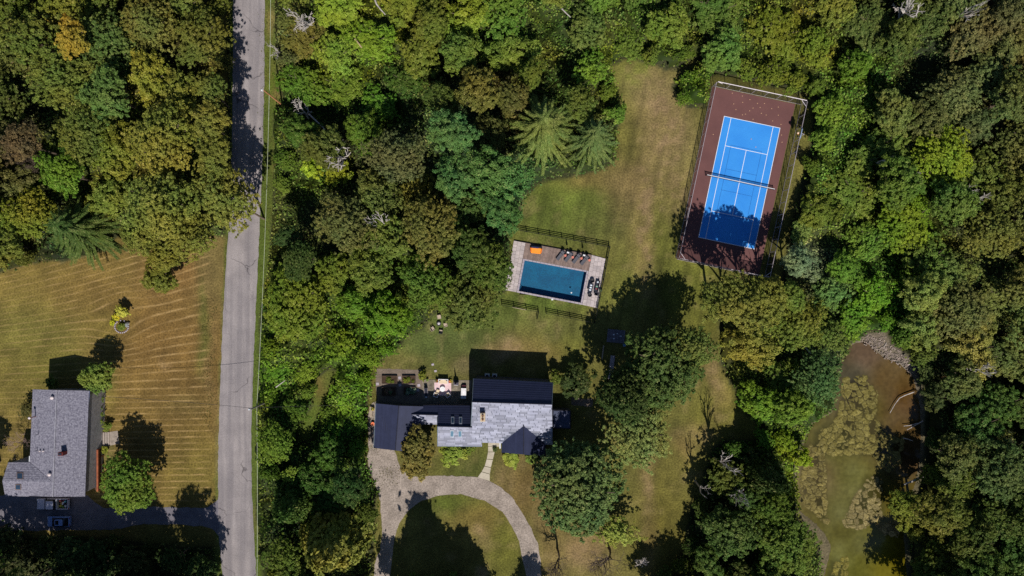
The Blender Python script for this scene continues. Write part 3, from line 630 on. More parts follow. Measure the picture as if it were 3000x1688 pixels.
# gravel strip of dry grass by the terrace is in the ground colour; small things round the pool
single('skimmer_box', MB().rbox(g2((1617.7, 877), .11), (.36, .36, .2), .04), m_white, 'small white box on the grass edge below the pool', 'box', loc=g2((1617.7, 877)))
single('pool_float', MB().lathe(g2((1674, 857.4), -.06), [(.02, -.04), (.13, 0), (.16, .06), (.1, .13), (.02, .15)], 12), m_white, 'small white float on the pool water near its lower right corner', 'float', loc=g2((1674, 857.4), -.1))

# loungers
m_grey = mat('grey_sling', rgb(96, 96, 104), .8, rgb(84, 84, 92), 3, fine=.05)
m_frame = mat('dark_frame', rgb(40, 40, 46), .5)
def make_lounger():
    t = thing('sun_lounger', '', 'sun lounger', (0, 0, 0), 0, 'grey sun loungers on the wood deck')
    for x in (-.31, .31): MB().box((x, -.25, .30), (.05, 1.5, .06)).build('side_rail', m_frame, t)
    MB().rbox((0, -.28, .355), (.6, 1.45, .07), .05).build('seat_sling', m_grey, t)
    MB().box((0, .82, .60), (.6, .80, .07), tilt=('X', math.radians(40))).build('backrest', m_grey, t)
    for x in (-.31, .31): MB().tube((x, .45, .32), (x, 1.14, .88), .025, n=5).build('back_frame', m_frame, t)
    for x in (-.3, .3):
        for y in (-.9, .42): MB().tube((x, y, 0), (x, y, .3), .03, n=6).build('leg', m_frame, t)
    MB().rbox((0, 1.0, .83), (.5, .2, .1), .04).build('head_cushion', mat('dark_cushion', rgb(34, 36, 48), .8), t)
    return t
lg = make_lounger(); ang = math.atan2(120, 95) ; lz = math.atan2(.62, .785)
lounge_lab = ['grey sun lounger farthest left in the row of four', 'grey sun lounger second from the left, towel table at its head', 'grey sun lounger third from the left in the row', 'grey sun lounger farthest right, nearest the flagstones']
for i, (x, y) in enumerate([(1641, 749.5), (1664.6, 754), (1687.6, 758.5), (1711, 763.5)]):
    o = lg if i == 0 else copy_tree(lg)
    o.location = g2((x, y), DZ + .01); o.rotation_euler = (0, 0, -math.radians(38)); o['label'] = lounge_lab[i]
m_coral = mat('coral_top', rgb(214, 128, 112), .6, rgb(204, 118, 104), 3)
def round_table(name, p, r, h, m, label, cat, z0=0, group=None, leg=.05):
    t = thing(name, label, cat, g2(p, z0), 0, group)
    MB().lathe((0, 0, 0), [(r * .55, 0), (r * .55, .03), (leg, .05), (leg, h - .03)], 10).build('pedestal', m_frame, t, local=True)
    MB().lathe((0, 0, h - .03), [(r * .9, 0), (r, .015), (r, .04), (r * .97, .05)], 20).build('table_top', m, t, local=True)
    return t
for (x, y), lb in zip([(1655.6, 749.5), (1677.3, 754.3), (1702.6, 757.8), (1726, 763)], ['coral round side table right of the leftmost lounger', 'coral round side table right of the second lounger', 'coral round side table right of the third lounger', 'coral round side table at the deck edge by the flagstones']):
    round_table('side_table', (x, y), .23, .45, m_coral, lb, 'side table', DZ + .01, 'coral side tables between the loungers')
for (x, y), lb in zip([(1663.5, 740.5), (1710.5, 748.5)], ['white towel stack on a dark box between the two left loungers', 'white towel stack on a dark box between the two right loungers']):
    t = thing('towel_box', lb, 'box', g2((x, y), DZ + .01), 0, 'boxes with white towels'); L0 = t.location
    MB().rbox(L0 + Vector((0, 0, .2)), (.75, .5, .4), .05, -.3).build('box', m_frame, t); MB().rbox(L0 + Vector((0, 0, .45)), (.45, .3, .1), .05, -.3).build('towel', m_white, t)
m_canvas = mat('black_canvas', rgb(26, 32, 34), .9)
def closed_umbrella(p, h, label, z0=0, base_w=.5, m=m_canvas, r=.17):
    t = thing('closed_umbrella', label, 'umbrella', g2(p, z0), 0, 'closed black umbrellas'); L0 = Vector(t.location)
    MB().lathe(L0, [(base_w / 2, 0), (base_w / 2, .07), (.06, .1)], 12).build('base', m_frame, t)
    MB().tube(L0 + Vector((0, 0, .1)), L0 + Vector((0, 0, h)), .025, n=6).build('pole', m_frame, t)
    MB().lathe(L0 + Vector((0, 0, h * .38)), [(r * .55, 0), (r, .12), (r * .9, h * .2), (r * .6, h * .4), (.04, h * .6), (.01, h * .63)], 10).build('folded_canopy', m, t)
closed_umbrella((1663, 733), 2.5, 'closed black umbrella behind the second lounger', DZ)
closed_umbrella((1709, 741.5), 2.5, 'closed black umbrella behind the fourth lounger', DZ)
# orange daybed with navy cushions
m_or = mat('orange_cushion', rgb(250, 158, 58), .8, rgb(246, 148, 44), 3); m_navy = mat('navy_cushion', rgb(32, 38, 84), .8)
db = thing('outdoor_sofa', 'bright orange outdoor sofa with navy back cushions on the deck', 'sofa', g2((1570.5, 733), DZ), -math.radians(6)); R = lambda x, y, z: (x, y, z)
MB().rbox((0, -.1, .16), (2.1, 1.15, .2), .12).build('base_frame', m_frame, db, local=True)
MB().rbox((0, -.12, .36), (1.95, 1.1, .22), .2).build('seat_cushion', m_or, db, local=True)
for x in (-1.02, 1.02): MB().rbox((x, -.05, .4), (.22, .9, .32), .1, .12 * (1 if x < 0 else -1)).build('arm', mat('orange_arm', rgb(226, 120, 40), .8), db, local=True)
MB().rbox((0, .58, .42), (2.1, .2, .5), .08).build('back_frame', m_frame, db, local=True)
for x in (-.55, .12): MB().rbox((x, .46, .52), (.85 if x < 0 else .62, .3, .36), .1).build('back_cushion', m_navy, db, local=True)
# dining corner on the flagstones
m_dark = mat('charcoal_top', rgb(40, 42, 56), .6); m_mat = mat('white_mat', rgb(214, 222, 236), .7)
dt = thing('dining_table', 'dark slatted dining table with three white place mats on the flagstones', 'table', g2((1729, 843), DZ), -math.radians(12))
MB().rbox((0, 0, .72), (.8, 1.75, .05), .05).build('table_top', m_dark, dt, local=True)
for x in (-.33, .33):
    for y in (-.78, .78): MB().tube((x, y, 0), (x, y, .7), .03, n=6).build('leg', m_frame, dt, local=True)
for y in (-.45, 0, .45): MB().box((0, y, .755), (.36, .26, .015)).build('place_mat', m_mat, dt, local=True)
dt2 = thing('side_bench', 'dark outdoor bench with pale cushions at the flagstone edge', 'bench', g2((1748, 838), DZ), -math.radians(12))
MB().rbox((0, 0, .4), (.7, 2.2, .12), .06).build('seat', m_dark, dt2, local=True); MB().rbox((.3, 0, .62), (.12, 2.2, .4), .05).build('backrest', m_dark, dt2, local=True)
for y in (-.95, .95): MB().box((0, y, .17), (.6, .08, .34)).build('leg', m_frame, dt2, local=True)
for y, mm in ((.75, m_mat), (-.1, mat('sage_cushion', rgb(120, 160, 140), .8)), (-.55, mat('dusky_red_cushion', rgb(130, 70, 74), .8))): MB().rbox((-.02, y, .5), (.34, .3, .1), .05).build('cushion', mm, dt2, local=True)
for p, lb, r in (((1734.6, 822), 'round black fire bowl above the dining table', .42), ((1727, 864), 'round black bowl planter below the dining table', .4)):
    single('fire_bowl', MB().lathe(g2(p, DZ), [(.2, 0), (.24, .1), (r, .38), (r, .46), (r * .86, .46), (r * .7, .3), (.1, .26)], 18), m_frame, lb, 'bowl', 'black bowls on the flagstones', loc=g2(p, DZ))
def chair(name, p, rz, label, m_seat, m_fr, group, z0=0.0, w=.6, cat='chair'):
    t = thing(name, label, cat, g2(p, z0), rz, group)
    MB().rbox((0, 0, .4), (w, w * .95, .09), .05).build('seat', m_seat, t, local=True)
    MB().box((0, w * .5, .68), (w, .07, .55), tilt=('X', -.25)).build('backrest', m_fr, t, local=True)
    for x in (-w / 2, w / 2):
        MB().box((x, 0, .58), (.07, w, .05)).build('armrest', m_fr, t, local=True)
        for y in (-w * .42, w * .42): MB().box((x, y, .29), (.06, .06, .58)).build('leg', m_fr, t, local=True)
    return t
chair('dining_chair', (1746, 860), 2.9, 'black dining chair at the lower end of the bench', m_dark, m_frame, None, DZ)
t = thing('potted_plant', 'small potted plant with pale flowers beside the terrace fence', 'plant', g2((1759, 851), 0)); L0 = Vector(t.location)
MB().lathe(L0, [(.16, 0), (.22, .3), (.22, .34), (.18, .34)], 10).build('pot', m_white, t)
MB().lathe(L0 + Vector((0, 0, .34)), [(.12, 0), (.3, .16), (.26, .34), (.06, .46)], 8).build('foliage', mat('pale_leaf', rgb(150, 160, 120), .9, rgb(60, 90, 40), 6), t)

# black three rail fences round the pool
m_black = mat('black_fence', rgb(20, 24, 22), .7, rgb(14, 18, 16), 3)
def rail_fence(label, pts, n_per, h=1.25, posts_w=.12):
    P = [g2(p) for p in pts]; t = thing('rail_fence', label, 'fence', P[0])
    for s in range(len(P) - 1):
        a, b_ = P[s], P[s + 1]; n = n_per[s]; rz = math.atan2(b_.y - a.y, b_.x - a.x)
        for i in range(n + (1 if s == len(P) - 2 else 0)):
            q = a.lerp(b_, i / n); MB().box((q.x, q.y, h / 2 + .03), (posts_w, posts_w, h + .06), rz).build('post', m_black, t)
        for i in range(n):
            q0, q1 = a.lerp(b_, i / n), a.lerp(b_, (i + 1) / n); mid = (q0 + q1) / 2; Ln = (q1 - q0).length - posts_w - .01
            for z in (.38, .76, 1.14): MB().box((mid.x, mid.y, z), (Ln, .05, .14), rz).build('rail', m_black, t)
    return t
rail_fence('black three rail fence along the upper and right side of the pool', [(1508, 673), (1785, 724), (1767, 820), (1750, 900), (1741, 944)], [8, 3, 3, 1])
rail_fence('black three rail fence below the pool, left of the gate gap', [(1470, 893), (1578, 914)], [3])
rail_fence('black three rail fence below the pool, right of the gate gap', [(1600, 918), (1741, 946)], [4])
gt = thing('open_gate', 'black fence gate standing open below the pool', 'gate', g2((1578, 916)), math.radians(-105))
for z in (.2, .6, 1.0): MB().box((.65, 0, z), (1.2, .05, .12)).build('gate_rail', m_black, gt, local=True)
for x in (.05, 1.25): MB().box((x, 0, .6), (.1, .07, 1.15)).build('gate_stile', m_black, gt, local=True)
single('timber', MB().box(g2((1521, 904), .1), (2.6, .12, .12), -.2), mat('pale_timber', rgb(190, 176, 150), .9), 'pale timber lying along the fence below the pool', 'timber', loc=g2((1521, 904)))

# ------------------------------------------------------------------ fire pit and lawn chairs
t = thing('fire_pit', 'round black fire pit with a pale centre on the lawn', 'fire pit', g2((1286, 948)))
MB().lathe((0, 0, 0), [(.42, 0), (.46, .32), (.34, .34), (.3, .2)], 18).build('bowl', m_frame, t, local=True); MB().lathe((0, 0, .2), [(.28, 0), (.2, .08), (.05, .1)], 12).build('ash', mat('pale_ash', rgb(196, 190, 196), .9), t, local=True)
m_weath = mat('weathered_wood', rgb(186, 170, 152), .9, rgb(160, 144, 128), 3)
for p, rz, lb in (((1287.5, 929), 0.2, 'weathered lawn chair directly above the fire pit'), ((1305.5, 952), -1.3, 'pale lawn chair right of the fire pit'), ((1268.5, 963), 2.2, 'pale lawn chair lower left of the fire pit'), ((1292.4, 971), 3.0, 'dark backed lawn chair below the fire pit')):
    chair('lawn_chair', p, rz, lb, m_weath, m_weath if '971' not in str(p) else m_frame, 'lawn chairs round the fire pit', w=.66)

# ------------------------------------------------------------------ houses
def roof_slab(name, parent, Q, m, th=.16): return MB().slab([W(*p) for p in Q], th).build(name, m, parent)
def b3(Q, s, t):
    a = W(*Q[0]).lerp(W(*Q[1]), s); b_ = W(*Q[3]).lerp(W(*Q[2]), s); return a.lerp(b_, t)
def courses(parent, Q, n, m, name='roof_course', lift=.036):
    """Q: ridge start, ridge end, eave end, eave start (px, py, z); boards lapped down the slope"""
    for i in range(n):
        t0, t1 = i / n, (i + 1) / n + .004
        q = [b3(Q, 0, t0), b3(Q, 1, t0), b3(Q, 1, t1), b3(Q, 0, t1)]
        q = [q[0] + Vector((0, 0, .012)), q[1] + Vector((0, 0, .012)), q[2] + Vector((0, 0, lift)), q[3] + Vector((0, 0, lift))]
        MB().slab(q, .04).build(name, m, parent)
def shingles(parent, Q, rows, mean, m, seed, clip=None, limit=None, stuff_parent=None):
    r = random.Random(seed); L = (b3(Q, 0, .5) - b3(Q, 1, .5)).length; k = 0; rest = MB()
    for i in range(rows):
        s = -r.random() * mean / L
        while s < 1:
            w = r.uniform(.55, 1.7) * mean / L; s0, s1 = max(0, s + .004), min(1, s + w - .004); s += w
            if s1 - s0 < .01: continue
            if clip:
                c = b3(Q, (s0 + s1) / 2, (i + .5) / rows); px, py = toimg(c.x, c.y, c.z)
                if not inpoly(np.array([px]), np.array([py]), clip)[0]: continue
            t0, t1 = i / rows, (i + 1) / rows
            q = [b3(Q, s0, t0) + Vector((0, 0, .01)), b3(Q, s1, t0) + Vector((0, 0, .01)), b3(Q, s1, t1) + Vector((0, 0, .05 + r.uniform(0, .012))), b3(Q, s0, t1) + Vector((0, 0, .05))]
            MB().slab(q, .035).build('shingle', m, parent); k += 1
    return k
def body(parent, Q, m, inset=.05, drop=.25, z_bot=0.0):
    pts = [W(*p) for p in Q]; c = sum(pts, Vector()) / len(pts)
    pts = [Vector((c.x + (p.x - c.x) * (1 - inset), c.y + (p.y - c.y) * (1 - inset), p.z - drop)) for p in pts]
    return MB().prism([p.xy for p in pts], z_bot, [p.z for p in pts]).build('wall', m, parent)
m_slate = mat('slate_shingle', rgb(152, 154, 170), .7, rgb(136, 138, 156), .6, fine=.08, fs=5, rand=.30)
m_under = mat('roof_underlay', rgb(96, 100, 114), .9)
m_dkroof = mat('charcoal_roof', rgb(50, 55, 82), .55, rgb(44, 49, 74), .6, fine=.08, fs=3, rand=.07)
m_dkbase = mat('charcoal_under', rgb(40, 42, 58), .8)
m_wall = mat('dark_clapboard', rgb(84, 84, 88), .85, rgb(74, 74, 78), 1.5)
m_trim = mat('white_trim', rgb(220, 222, 228), .6, rgb(208, 210, 216), 3)
m_glass = mat('window_glass', rgb(60, 74, 90), .08, rgb(50, 62, 76), 2, spec=.6)
mh = thing('slate_house', 'large house with grey slate front roofs and charcoal rear roofs', 'house', W(1470, 1220, 0))
Nmain = [(1383.5, 1177.6, 8.2), (1617, 1185, 8.2), (1620, 1121.6, 5.5), (1386.7, 1109.6, 5.5)]
Smain = [(1383.5, 1177.6, 8.2), (1617, 1185, 8.2), (1619, 1303, 2.7), (1379.5, 1296, 2.7)]
NlE = [(1281.8, 1249, 4.95), (1383, 1251.5, 4.95), (1382, 1188.5, 2.6), (1283, 1188, 2.6)]
SlE = [(1281.8, 1249, 4.95), (1383.5, 1251.5, 4.95), (1381, 1307.5, 2.25), (1281.5, 1307, 2.25)]
SlX = [(1380, 1296.3, 2.68), (1412, 1296.8, 2.68), (1412, 1308, 2.2), (1380, 1307.5, 2.2)]
NlW = [(1205, 1214, 3.6), (1283.5, 1216, 3.6), (1283, 1188, 2.6), (1236, 1188, 2.6)]
SlW = [(1205, 1214, 3.6), (1283.5, 1216, 3.6), (1283.5, 1244, 2.3), (1222, 1243, 2.3)]
WgW = [(1534.4, 1243, 5.25), (1534, 1331.7, 5.2), (1469, 1326, 2.7), (1471, 1294, 2.75)]
WgE = [(1534.4, 1243, 5.25), (1534, 1331.7, 5.2), (1598, 1337, 2.7), (1598, 1302, 2.75)]
GaW = [(1168.4, 1188.8, 4.4), (1158, 1320, 4.4), (1094.6, 1312.4, 2.9), (1101, 1182, 2.9)]
GaE = [(1168.4, 1188.8, 4.4), (1158, 1320, 4.4), (1226, 1326, 2.9), (1240, 1191, 2.9)]
for Q in (Nmain, Smain, NlE, SlE, NlW, SlW, WgW, WgE, GaW, GaE): body(mh, Q, m_wall)
for Q in (Nmain, NlE, NlW, WgW, WgE, GaW, GaE): roof_slab('roof', mh, Q, m_dkbase)
for Q in (Smain, SlE, SlX, SlW): roof_slab('roof', mh, Q, m_under)
courses(mh, Nmain, 10, m_dkroof); courses(mh, NlE, 9, m_dkroof); courses(mh, NlW, 5, m_dkroof)
courses(mh, WgW, 10, m_dkroof); courses(mh, WgE, 9, m_dkroof); courses(mh, GaW, 12, m_dkroof); courses(mh, GaE, 11, m_dkroof)
clipS = [(1380, 1177), (1620, 1184), (1622, 1304), (1600, 1303), (1534, 1243), (1471, 1297), (1379, 1297)]
ns_ = shingles(mh, Smain, 24, 1.35, m_slate, 5, clipS)
ns_ += shingles(mh, SlE, 12, 1.35, m_slate, 6); ns_ += shingles(mh, SlX, 2, 1.3, m_slate, 8); ns_ += shingles(mh, SlW, 5, 1.2, m_slate, 7)
print('shingles', ns_)
for a, b_ in (((1383.5, 1177.6, 8.3), (1617, 1185, 8.3)), ((1281.8, 1249, 5.05), (1383, 1251.5, 5.05)), ((1168.4, 1188.8, 4.5), (1158, 1320, 4.5)), ((1534.4, 1243, 5.35), (1534, 1331.7, 5.3)), ((1205, 1214, 3.7), (1283.5, 1216, 3.7))):
    MB().tube(W(*a), W(*b_), .09, n=6).build('ridge_cap', m_dkbase, mh)
m_teal = mat('grey_flashing', rgb(112, 124, 134), .6)
for a, b_ in (((1383.5, 1177.6, 8.27), (1386.7, 1109.6, 5.57)), ((1383.5, 1177.6, 8.27), (1379.7, 1252, 4.8)), ((1617, 1185, 8.27), (1620, 1121.6, 5.57)), ((1281.8, 1249, 5.02), (1281.5, 1307, 2.3)), ((1283.5, 1216, 3.65), (1282, 1249, 4.95)), ((1101, 1182, 2.95), (1094.6, 1312.4, 2.95)), ((1534.4, 1243, 5.3), (1471, 1294, 2.8)), ((1281.5, 1307.5, 2.2), (1412, 1308.5, 2.2)), ((1386.7, 1109.4, 5.4), (1620, 1121.2, 5.4))):
    MB().tube(W(*a), W(*b_), .06, n=5).build('edge_flashing', m_teal, mh)
MB().box(W(1207, 1215, 3.3), (.75, .3, .25)).build('gutter_end', m_trim, mh)
def skylight(parent, Q, s0, s1, t0, t1, pane, fr):
    q = [b3(Q, s, t) + Vector((0, 0, .2)) for s, t in ((s0, t0), (s1, t0), (s1, t1), (s0, t1))]; c = sum(q, Vector()) / 4
    o = MB().slab(q, .26).build('skylight', fr, parent)
    qi = [c + (p - c) * .72 + Vector((0, 0, .02)) for p in q]; MB().slab(qi, .04).build('pane', pane, o)
m_sky1 = mat('skylight_dark', rgb(50, 70, 92), .1, rgb(40, 58, 78), 2, spec=.6); m_sky2 = mat('skylight_pale', rgb(104, 136, 156), .12, rgb(88, 120, 144), 2, spec=.6)
m_skf = mat('skylight_frame', rgb(158, 164, 176), .6)
for s0, s1 in ((.395, .485), (.625, .715)): skylight(mh, NlE, s0, s1, .14, .47, m_sky1, m_skf)
for s0, s1 in ((.37, .48), (.60, .71)): skylight(mh, SlE, s0, s1, .17, .54, m_sky2, m_skf)
# chimney
ch = W(1414.5, 1223, 8.4); cb = MB().box((ch.x, ch.y, 7.3), (.78, 1.35, 2.5)).build('chimney', mat('tan_brick', rgb(190, 164, 132), .9, rgb(170, 144, 114), 4, fine=.15), mh)
MB().box((ch.x, ch.y, 8.58), (.9, 1.46, .1)).build('cap', mat('tan_cap', rgb(200, 180, 152), .9), cb)
for y in (-.33, .33): MB().lathe((ch.x, ch.y + y, 8.63), [(.2, 0), (.2, .22), (.14, .22), (.14, .05)], 10).build('flue', mat('clay_flue', rgb(150, 110, 84), .9), cb)
# low flat roofed annex on the right
an = [(1618.5, 1201, 3.0), (1672, 1203, 3.0), (1672, 1257, 3.0), (1618.5, 1255, 3.0)]
body(mh, an, m_wall, .04, .2); roof_slab('flat_roof', mh, an, m_dkbase); MB().slab([W(p[0], p[1], 3.06) for p in [(1622, 1204), (1669, 1206), (1669, 1254), (1622, 1252)]], .05).build('roof_membrane', mat('blue_grey_membrane', rgb(70, 76, 100), .7), mh)
# doors, windows and porch posts on the walls
def wall_window(parent, p, z, w, h, rz=0.0, pane=m_glass):
    o = MB().box((p.x, p.y, z), (w + .16, .1, h + .16), rz).build('window', m_trim, parent)
    n = Vector((-math.sin(rz), math.cos(rz), 0))
    for s in (-1, 1): MB().box(Vector((p.x, p.y, z)) + n * .045 * s, (w, .02, h), rz).build('pane', pane, o)
zt = -.05
for x in (1425, 1470, 1515, 1560, 1600): wall_window(mh, W(x, 1114 + (x - 1387) * .05, 5.5) + Vector((0, -.28, 0)), 4.2, 1.0, 1.2, zt); wall_window(mh, W(x, 1114 + (x - 1387) * .05, 5.5) + Vector((0, -.28, 0)), 1.5, 1.0, 1.3, zt)
for x in (1300, 1330, 1360): wall_window(mh, W(x, 1190.6, 2.6) + Vector((0, -.24, 0)), 1.3, 1.3, 1.5)
for x in (1305, 1345, 1385): wall_window(mh, W(x, 1304.5, 2.2) + Vector((0, .2, 0)), 1.2, .9, 1.1)
dd = W(1446, 1291, 2.5); dr = MB().box((dd.x, dd.y + .1, 1.1), (1.05, .1, 2.1)).build('front_door', mat('blue_door', rgb(40, 60, 90), .5), mh); MB().lathe((dd.x + .38, dd.y + .02, 1.0), [(.03, 0), (.05, .03), (.03, .07)], 8).build('handle', m_galv, dr)
MB().slab([W(1432, 1294, .16), W(1466, 1295, .16), W(1465, 1309, .16), W(1435, 1308, .16)], .16).build('doorstep', m_conc, mh)
MB().box(W(1465, 1303, 1.6), (.28, 1.4, .22)).build('porch_light_box', m_trim, mh)
for p, lb in (((1427.5, 1101), 'left square white condenser unit in the house shadow'), ((1449, 1101.5), 'right square white condenser unit in the house shadow')):
    t = thing('condenser_unit', lb, 'condenser', g2(p, 0), -.05, 'condenser units behind the house')
    MB().rbox((0, 0, .42), (.86, .86, .8), .06).build('casing', m_trim, t, local=True); MB().lathe((0, 0, .82), [(.33, 0), (.33, .03), (.1, .05)], 16).build('fan_grille', m_dark, t, local=True)
    MB().box((0, 0, .02), (1.0, 1.0, .06)).build('pad', m_conc, t, local=True)
# terrace behind the house
m_pave = mat('terrace_stone', rgb(138, 128, 112), .9, rgb(108, 100, 86), 1.4, fine=.2, fs=5, rand=.2)
m_pea = mat('pea_gravel', rgb(128, 114, 102), .95, rgb(108, 96, 86), .8, fine=.25, fs=5, bs=.5)
sheet('garden_gravel', ragged([(1099, 1080), (1236, 1084), (1242, 1112), (1262, 1112), (1262, 1188), (1104, 1186)], 2, 10), 0.018, m_pea)
terr = tag(bpy.data.objects.new('rear_terrace', None), 'grey brown stone terrace behind the linking wing', kind='structure'); COL.objects.link(terr)
flags(terr, 'flagstone', m_pave, [(1236, 1112), (1382, 1114), (1382, 1192), (1238, 1192)], 14, 7, 0, .06, m_joint, 12, gap=.06)
m_rug = mat('pale_pink_rug', rgb(226, 198, 200), .9, rgb(218, 188, 192), 2)
rug = single('outdoor_rug', MB().slab([g2(p, .095) for p in ((1272.5, 1121), (1322, 1121), (1322, 1159), (1273, 1159))], .015), m_rug, 'pale pink rug under the terrace seating', 'rug', loc=g2((1297, 1140), .08))
m_wick = mat('white_frame', rgb(228, 226, 230), .7); m_cush = mat('cream_cushion', rgb(226, 206, 176), .9, rgb(214, 192, 162), 3)
so = thing('garden_sofa', 'white framed sofa with cream cushions at the top of the rug', 'sofa', g2((1299.5, 1116.5), .1), -.03)
MB().rbox((0, 0, .22), (1.9, .9, .3), .08).build('base', m_wick, so, local=True); MB().rbox((0, .42, .55), (1.9, .14, .6), .06).build('backrest', m_wick, so, local=True)
for x in (-.88, .88): MB().rbox((x, -.02, .42), (.14, .85, .5), .06).build('arm', m_wick, so, local=True)
for x in (-.4, .4): MB().rbox((x, -.07, .42), (.76, .72, .16), .08).build('seat_cushion', m_cush, so, local=True)
for x, a in ((-.62, .6), (.62, -.6)): MB().rbox((x, .25, .6), (.4, .16, .34), .07, a).build('throw_pillow', m_dark, so, local=True)
round_table('coffee_table', (1297.3, 1139), .5, .42, mat('white_table', rgb(240, 238, 242), .6), 'round white coffee table on the pink rug', 'coffee table', .11, leg=.3)
def armchair(p, rz, lb, extra):
    t = thing('armchair', lb, 'armchair', g2(p, .11), rz, 'white framed armchairs on the rug')
    MB().rbox((0, 0, .2), (.9, .85, .26), .2).build('base', m_wick, t, local=True)
    MB().rbox((0, .4, .48), (.9, .1, .5), .04).build('backrest', m_wick, t, local=True)
    for x in (-.42, .42): MB().rbox((x, .02, .42), (.08, .75, .4), .03).build('arm', m_wick, t, local=True)
    MB().rbox((0, -.04, .38), (.66, .64, .14), .08).build('seat_cushion', m_cush, t, local=True)
    MB().rbox((0, .2, .56), (.46, .2, .3), .07, .1).build('throw_pillow', extra, t, local=True)
armchair((1278.5, 1155), math.pi - .35, 'left white armchair with a brown pillow at the shadow edge', mat('brown_pillow', rgb(90, 52, 48), .9))
armchair((1312.5, 1155.5), math.pi + .65, 'right white armchair with a patterned pillow at the shadow edge', mat('patterned_pillow', rgb(140, 120, 70), .9, rgb(70, 50, 40), 9))
t = thing('footstool', 'cream square footstool left of the coffee table', 'footstool', g2((1283.5, 1144.5), .11), -.3); MB().rbox((0, 0, .3), (.58, .5, .14), .06).build('cushion', m_cush, t, local=True); MB().rbox((0, 0, .13), (.5, .42, .2), .04).build('base', m_frame, t, local=True)
m_terra = mat('terracotta', rgb(206, 110, 84), .8, rgb(190, 96, 72), 3)
leafy = mat('pot_leaf', rgb(92, 118, 30), .9, rgb(50, 74, 24), 7)
def pot(p, lb, m=m_terra, r=.26, h=.45, fol=leafy, z0=.07, off=(.0, .0), group='potted plants on the terrace', fr=.3):
    t = thing('plant_pot', lb, 'plant pot', g2(p, z0), 0, group)
    MB().lathe((0, 0, 0), [(r * .7, 0), (r, h), (r * 1.06, h), (r * 1.06, h + .05), (r * .85, h + .05), (r * .8, h - .04)], 14).build('pot', m, t, local=True)
    if fol:
        mb = MB(); rr = random.Random(int(p[0] * 7))
        for i in range(26):
            a = rr.uniform(0, 6.28); d = rr.uniform(.1, fr); c = Vector((off[0] + d * math.cos(a), off[1] + d * math.sin(a), h + rr.uniform(.02, .35))); s = rr.uniform(.07, .13)
            u = Vector((rr.uniform(-1, 1), rr.uniform(-1, 1), rr.uniform(-.4, .4))).normalized() * s; v = u.cross(Vector((rr.uniform(-.4, .4), rr.uniform(-.4, .4), 1))).normalized() * s * .6
            mb.add([c - u, c + v, c + u, c - v], [(0, 1, 2, 3)])
        mb.build('foliage', fol, t, local=True)
pot((1281, 1115), 'terracotta pot at the left end of the sofa'); pot((1319, 1117.5), 'terracotta pot with yellow flowers at the right end of the sofa', fol=mat('yellow_flower', rgb(210, 190, 40), .9, rgb(90, 110, 30), 6), off=(.25, .1))
pot((1253, 1113), 'pot of pale green leaves at the terrace corner', m_frame, .2, .3, mat('pale_green', rgb(150, 170, 90), .9, rgb(90, 110, 50), 6))
t = thing('console_table', 'long white table standing by the house wall', 'table', g2((1359, 1151), .07), -.04)
MB().rbox((0, 0, .76), (.98, 2.0, .07), .03).build('table_top', m_wick, t, local=True)
for x in (-.42, .42):
    for y in (-.9, .9): MB().box((x, y, .37), (.07, .07, .72)).build('leg', m_wick, t, local=True)
single('planter_box', MB().rbox(g2((1360, 1131), .3), (.8, .5, .45), .05), mat('dark_red_box', rgb(70, 24, 40), .7), 'dark red planter box above the white table', 'planter', loc=g2((1360, 1131), .07))
closed_umbrella((1337, 1119), 2.9, 'tall closed black umbrella beside the grill', .07, .7)
gr = thing('grill', 'grey gas grill with a bright lid front at the umbrella', 'grill', g2((1337, 1122.5), .07), -.05)
MB().box((0, 0, .42), (.95, .6, .75)).build('cabinet', mat('grill_grey', rgb(112, 112, 116), .5), gr, local=True); MB().rbox((0, .05, .95), (.85, .55, .35), .15).build('lid', mat('grill_lid', rgb(84, 78, 92), .3), gr, local=True); MB().tube((-.36, -.24, .92), (.36, -.24, .92), .05, n=8).build('handle', m_wick, gr, local=True)
t = thing('chaise', 'dark framed chaise with a long back left of the rug', 'chaise', g2((1249, 1151), .07), .05)
MB().rbox((0, .2, .34), (.62, 1.5, .1), .05).build('seat', m_dark, t, local=True); MB().box((0, 1.0, .6), (.6, .1, .6)).build('backrest', m_dark, t, local=True)
for x in (-.33, .33):
    MB().box((x, 0, .4), (.04, 1.9, .04)).build('side_rail', m_galv, t, local=True)
    for y in (-.9, .9): MB().box((x, y, .2), (.04, .04, .4)).build('leg', m_galv, t, local=True)
MB().rbox((0, -.75, .42), (.3, .26, .14), .06).build('towel', m_mat, t, local=True)
# raised beds of the kitchen garden
m_bed = mat('bed_timber', rgb(96, 80, 70), .9, rgb(80, 66, 58), 3); m_soil = mat('soil', rgb(70, 54, 42), .95)
BEDS = [((1142, 1112), 'raised bed with leafy greens, upper left of four', 44, 22), ((1198, 1112), 'raised bed with tall yellowish greens, upper right of four', 38, 22), ((1140, 1147), 'raised bed with grey pink plants, lower left in shadow', 40, 24), ((1201, 1145), 'raised bed with silvery kale, lower right in shadow', 34, 22)]
beds = []
for (x, y), lb, w, h in BEDS:
    t = thing('raised_bed', lb, 'raised bed', g2((x, y)), 0, 'raised beds of the kitchen garden'); ww, hh = w / SP, h / SP
    for sx in (-1, 1): MB().box((sx * ww / 2, 0, .22), (.08, hh, .44)).build('side_board', m_bed, t, local=True)
    for sy in (-1, 1): MB().box((0, sy * hh / 2, .22), (ww - .09, .08, .43)).build('end_board', m_bed, t, local=True)
    MB().box((0, 0, .17), (ww - .1, hh - .1, .34)).build('soil', m_soil, t, local=True); beds.append(t)
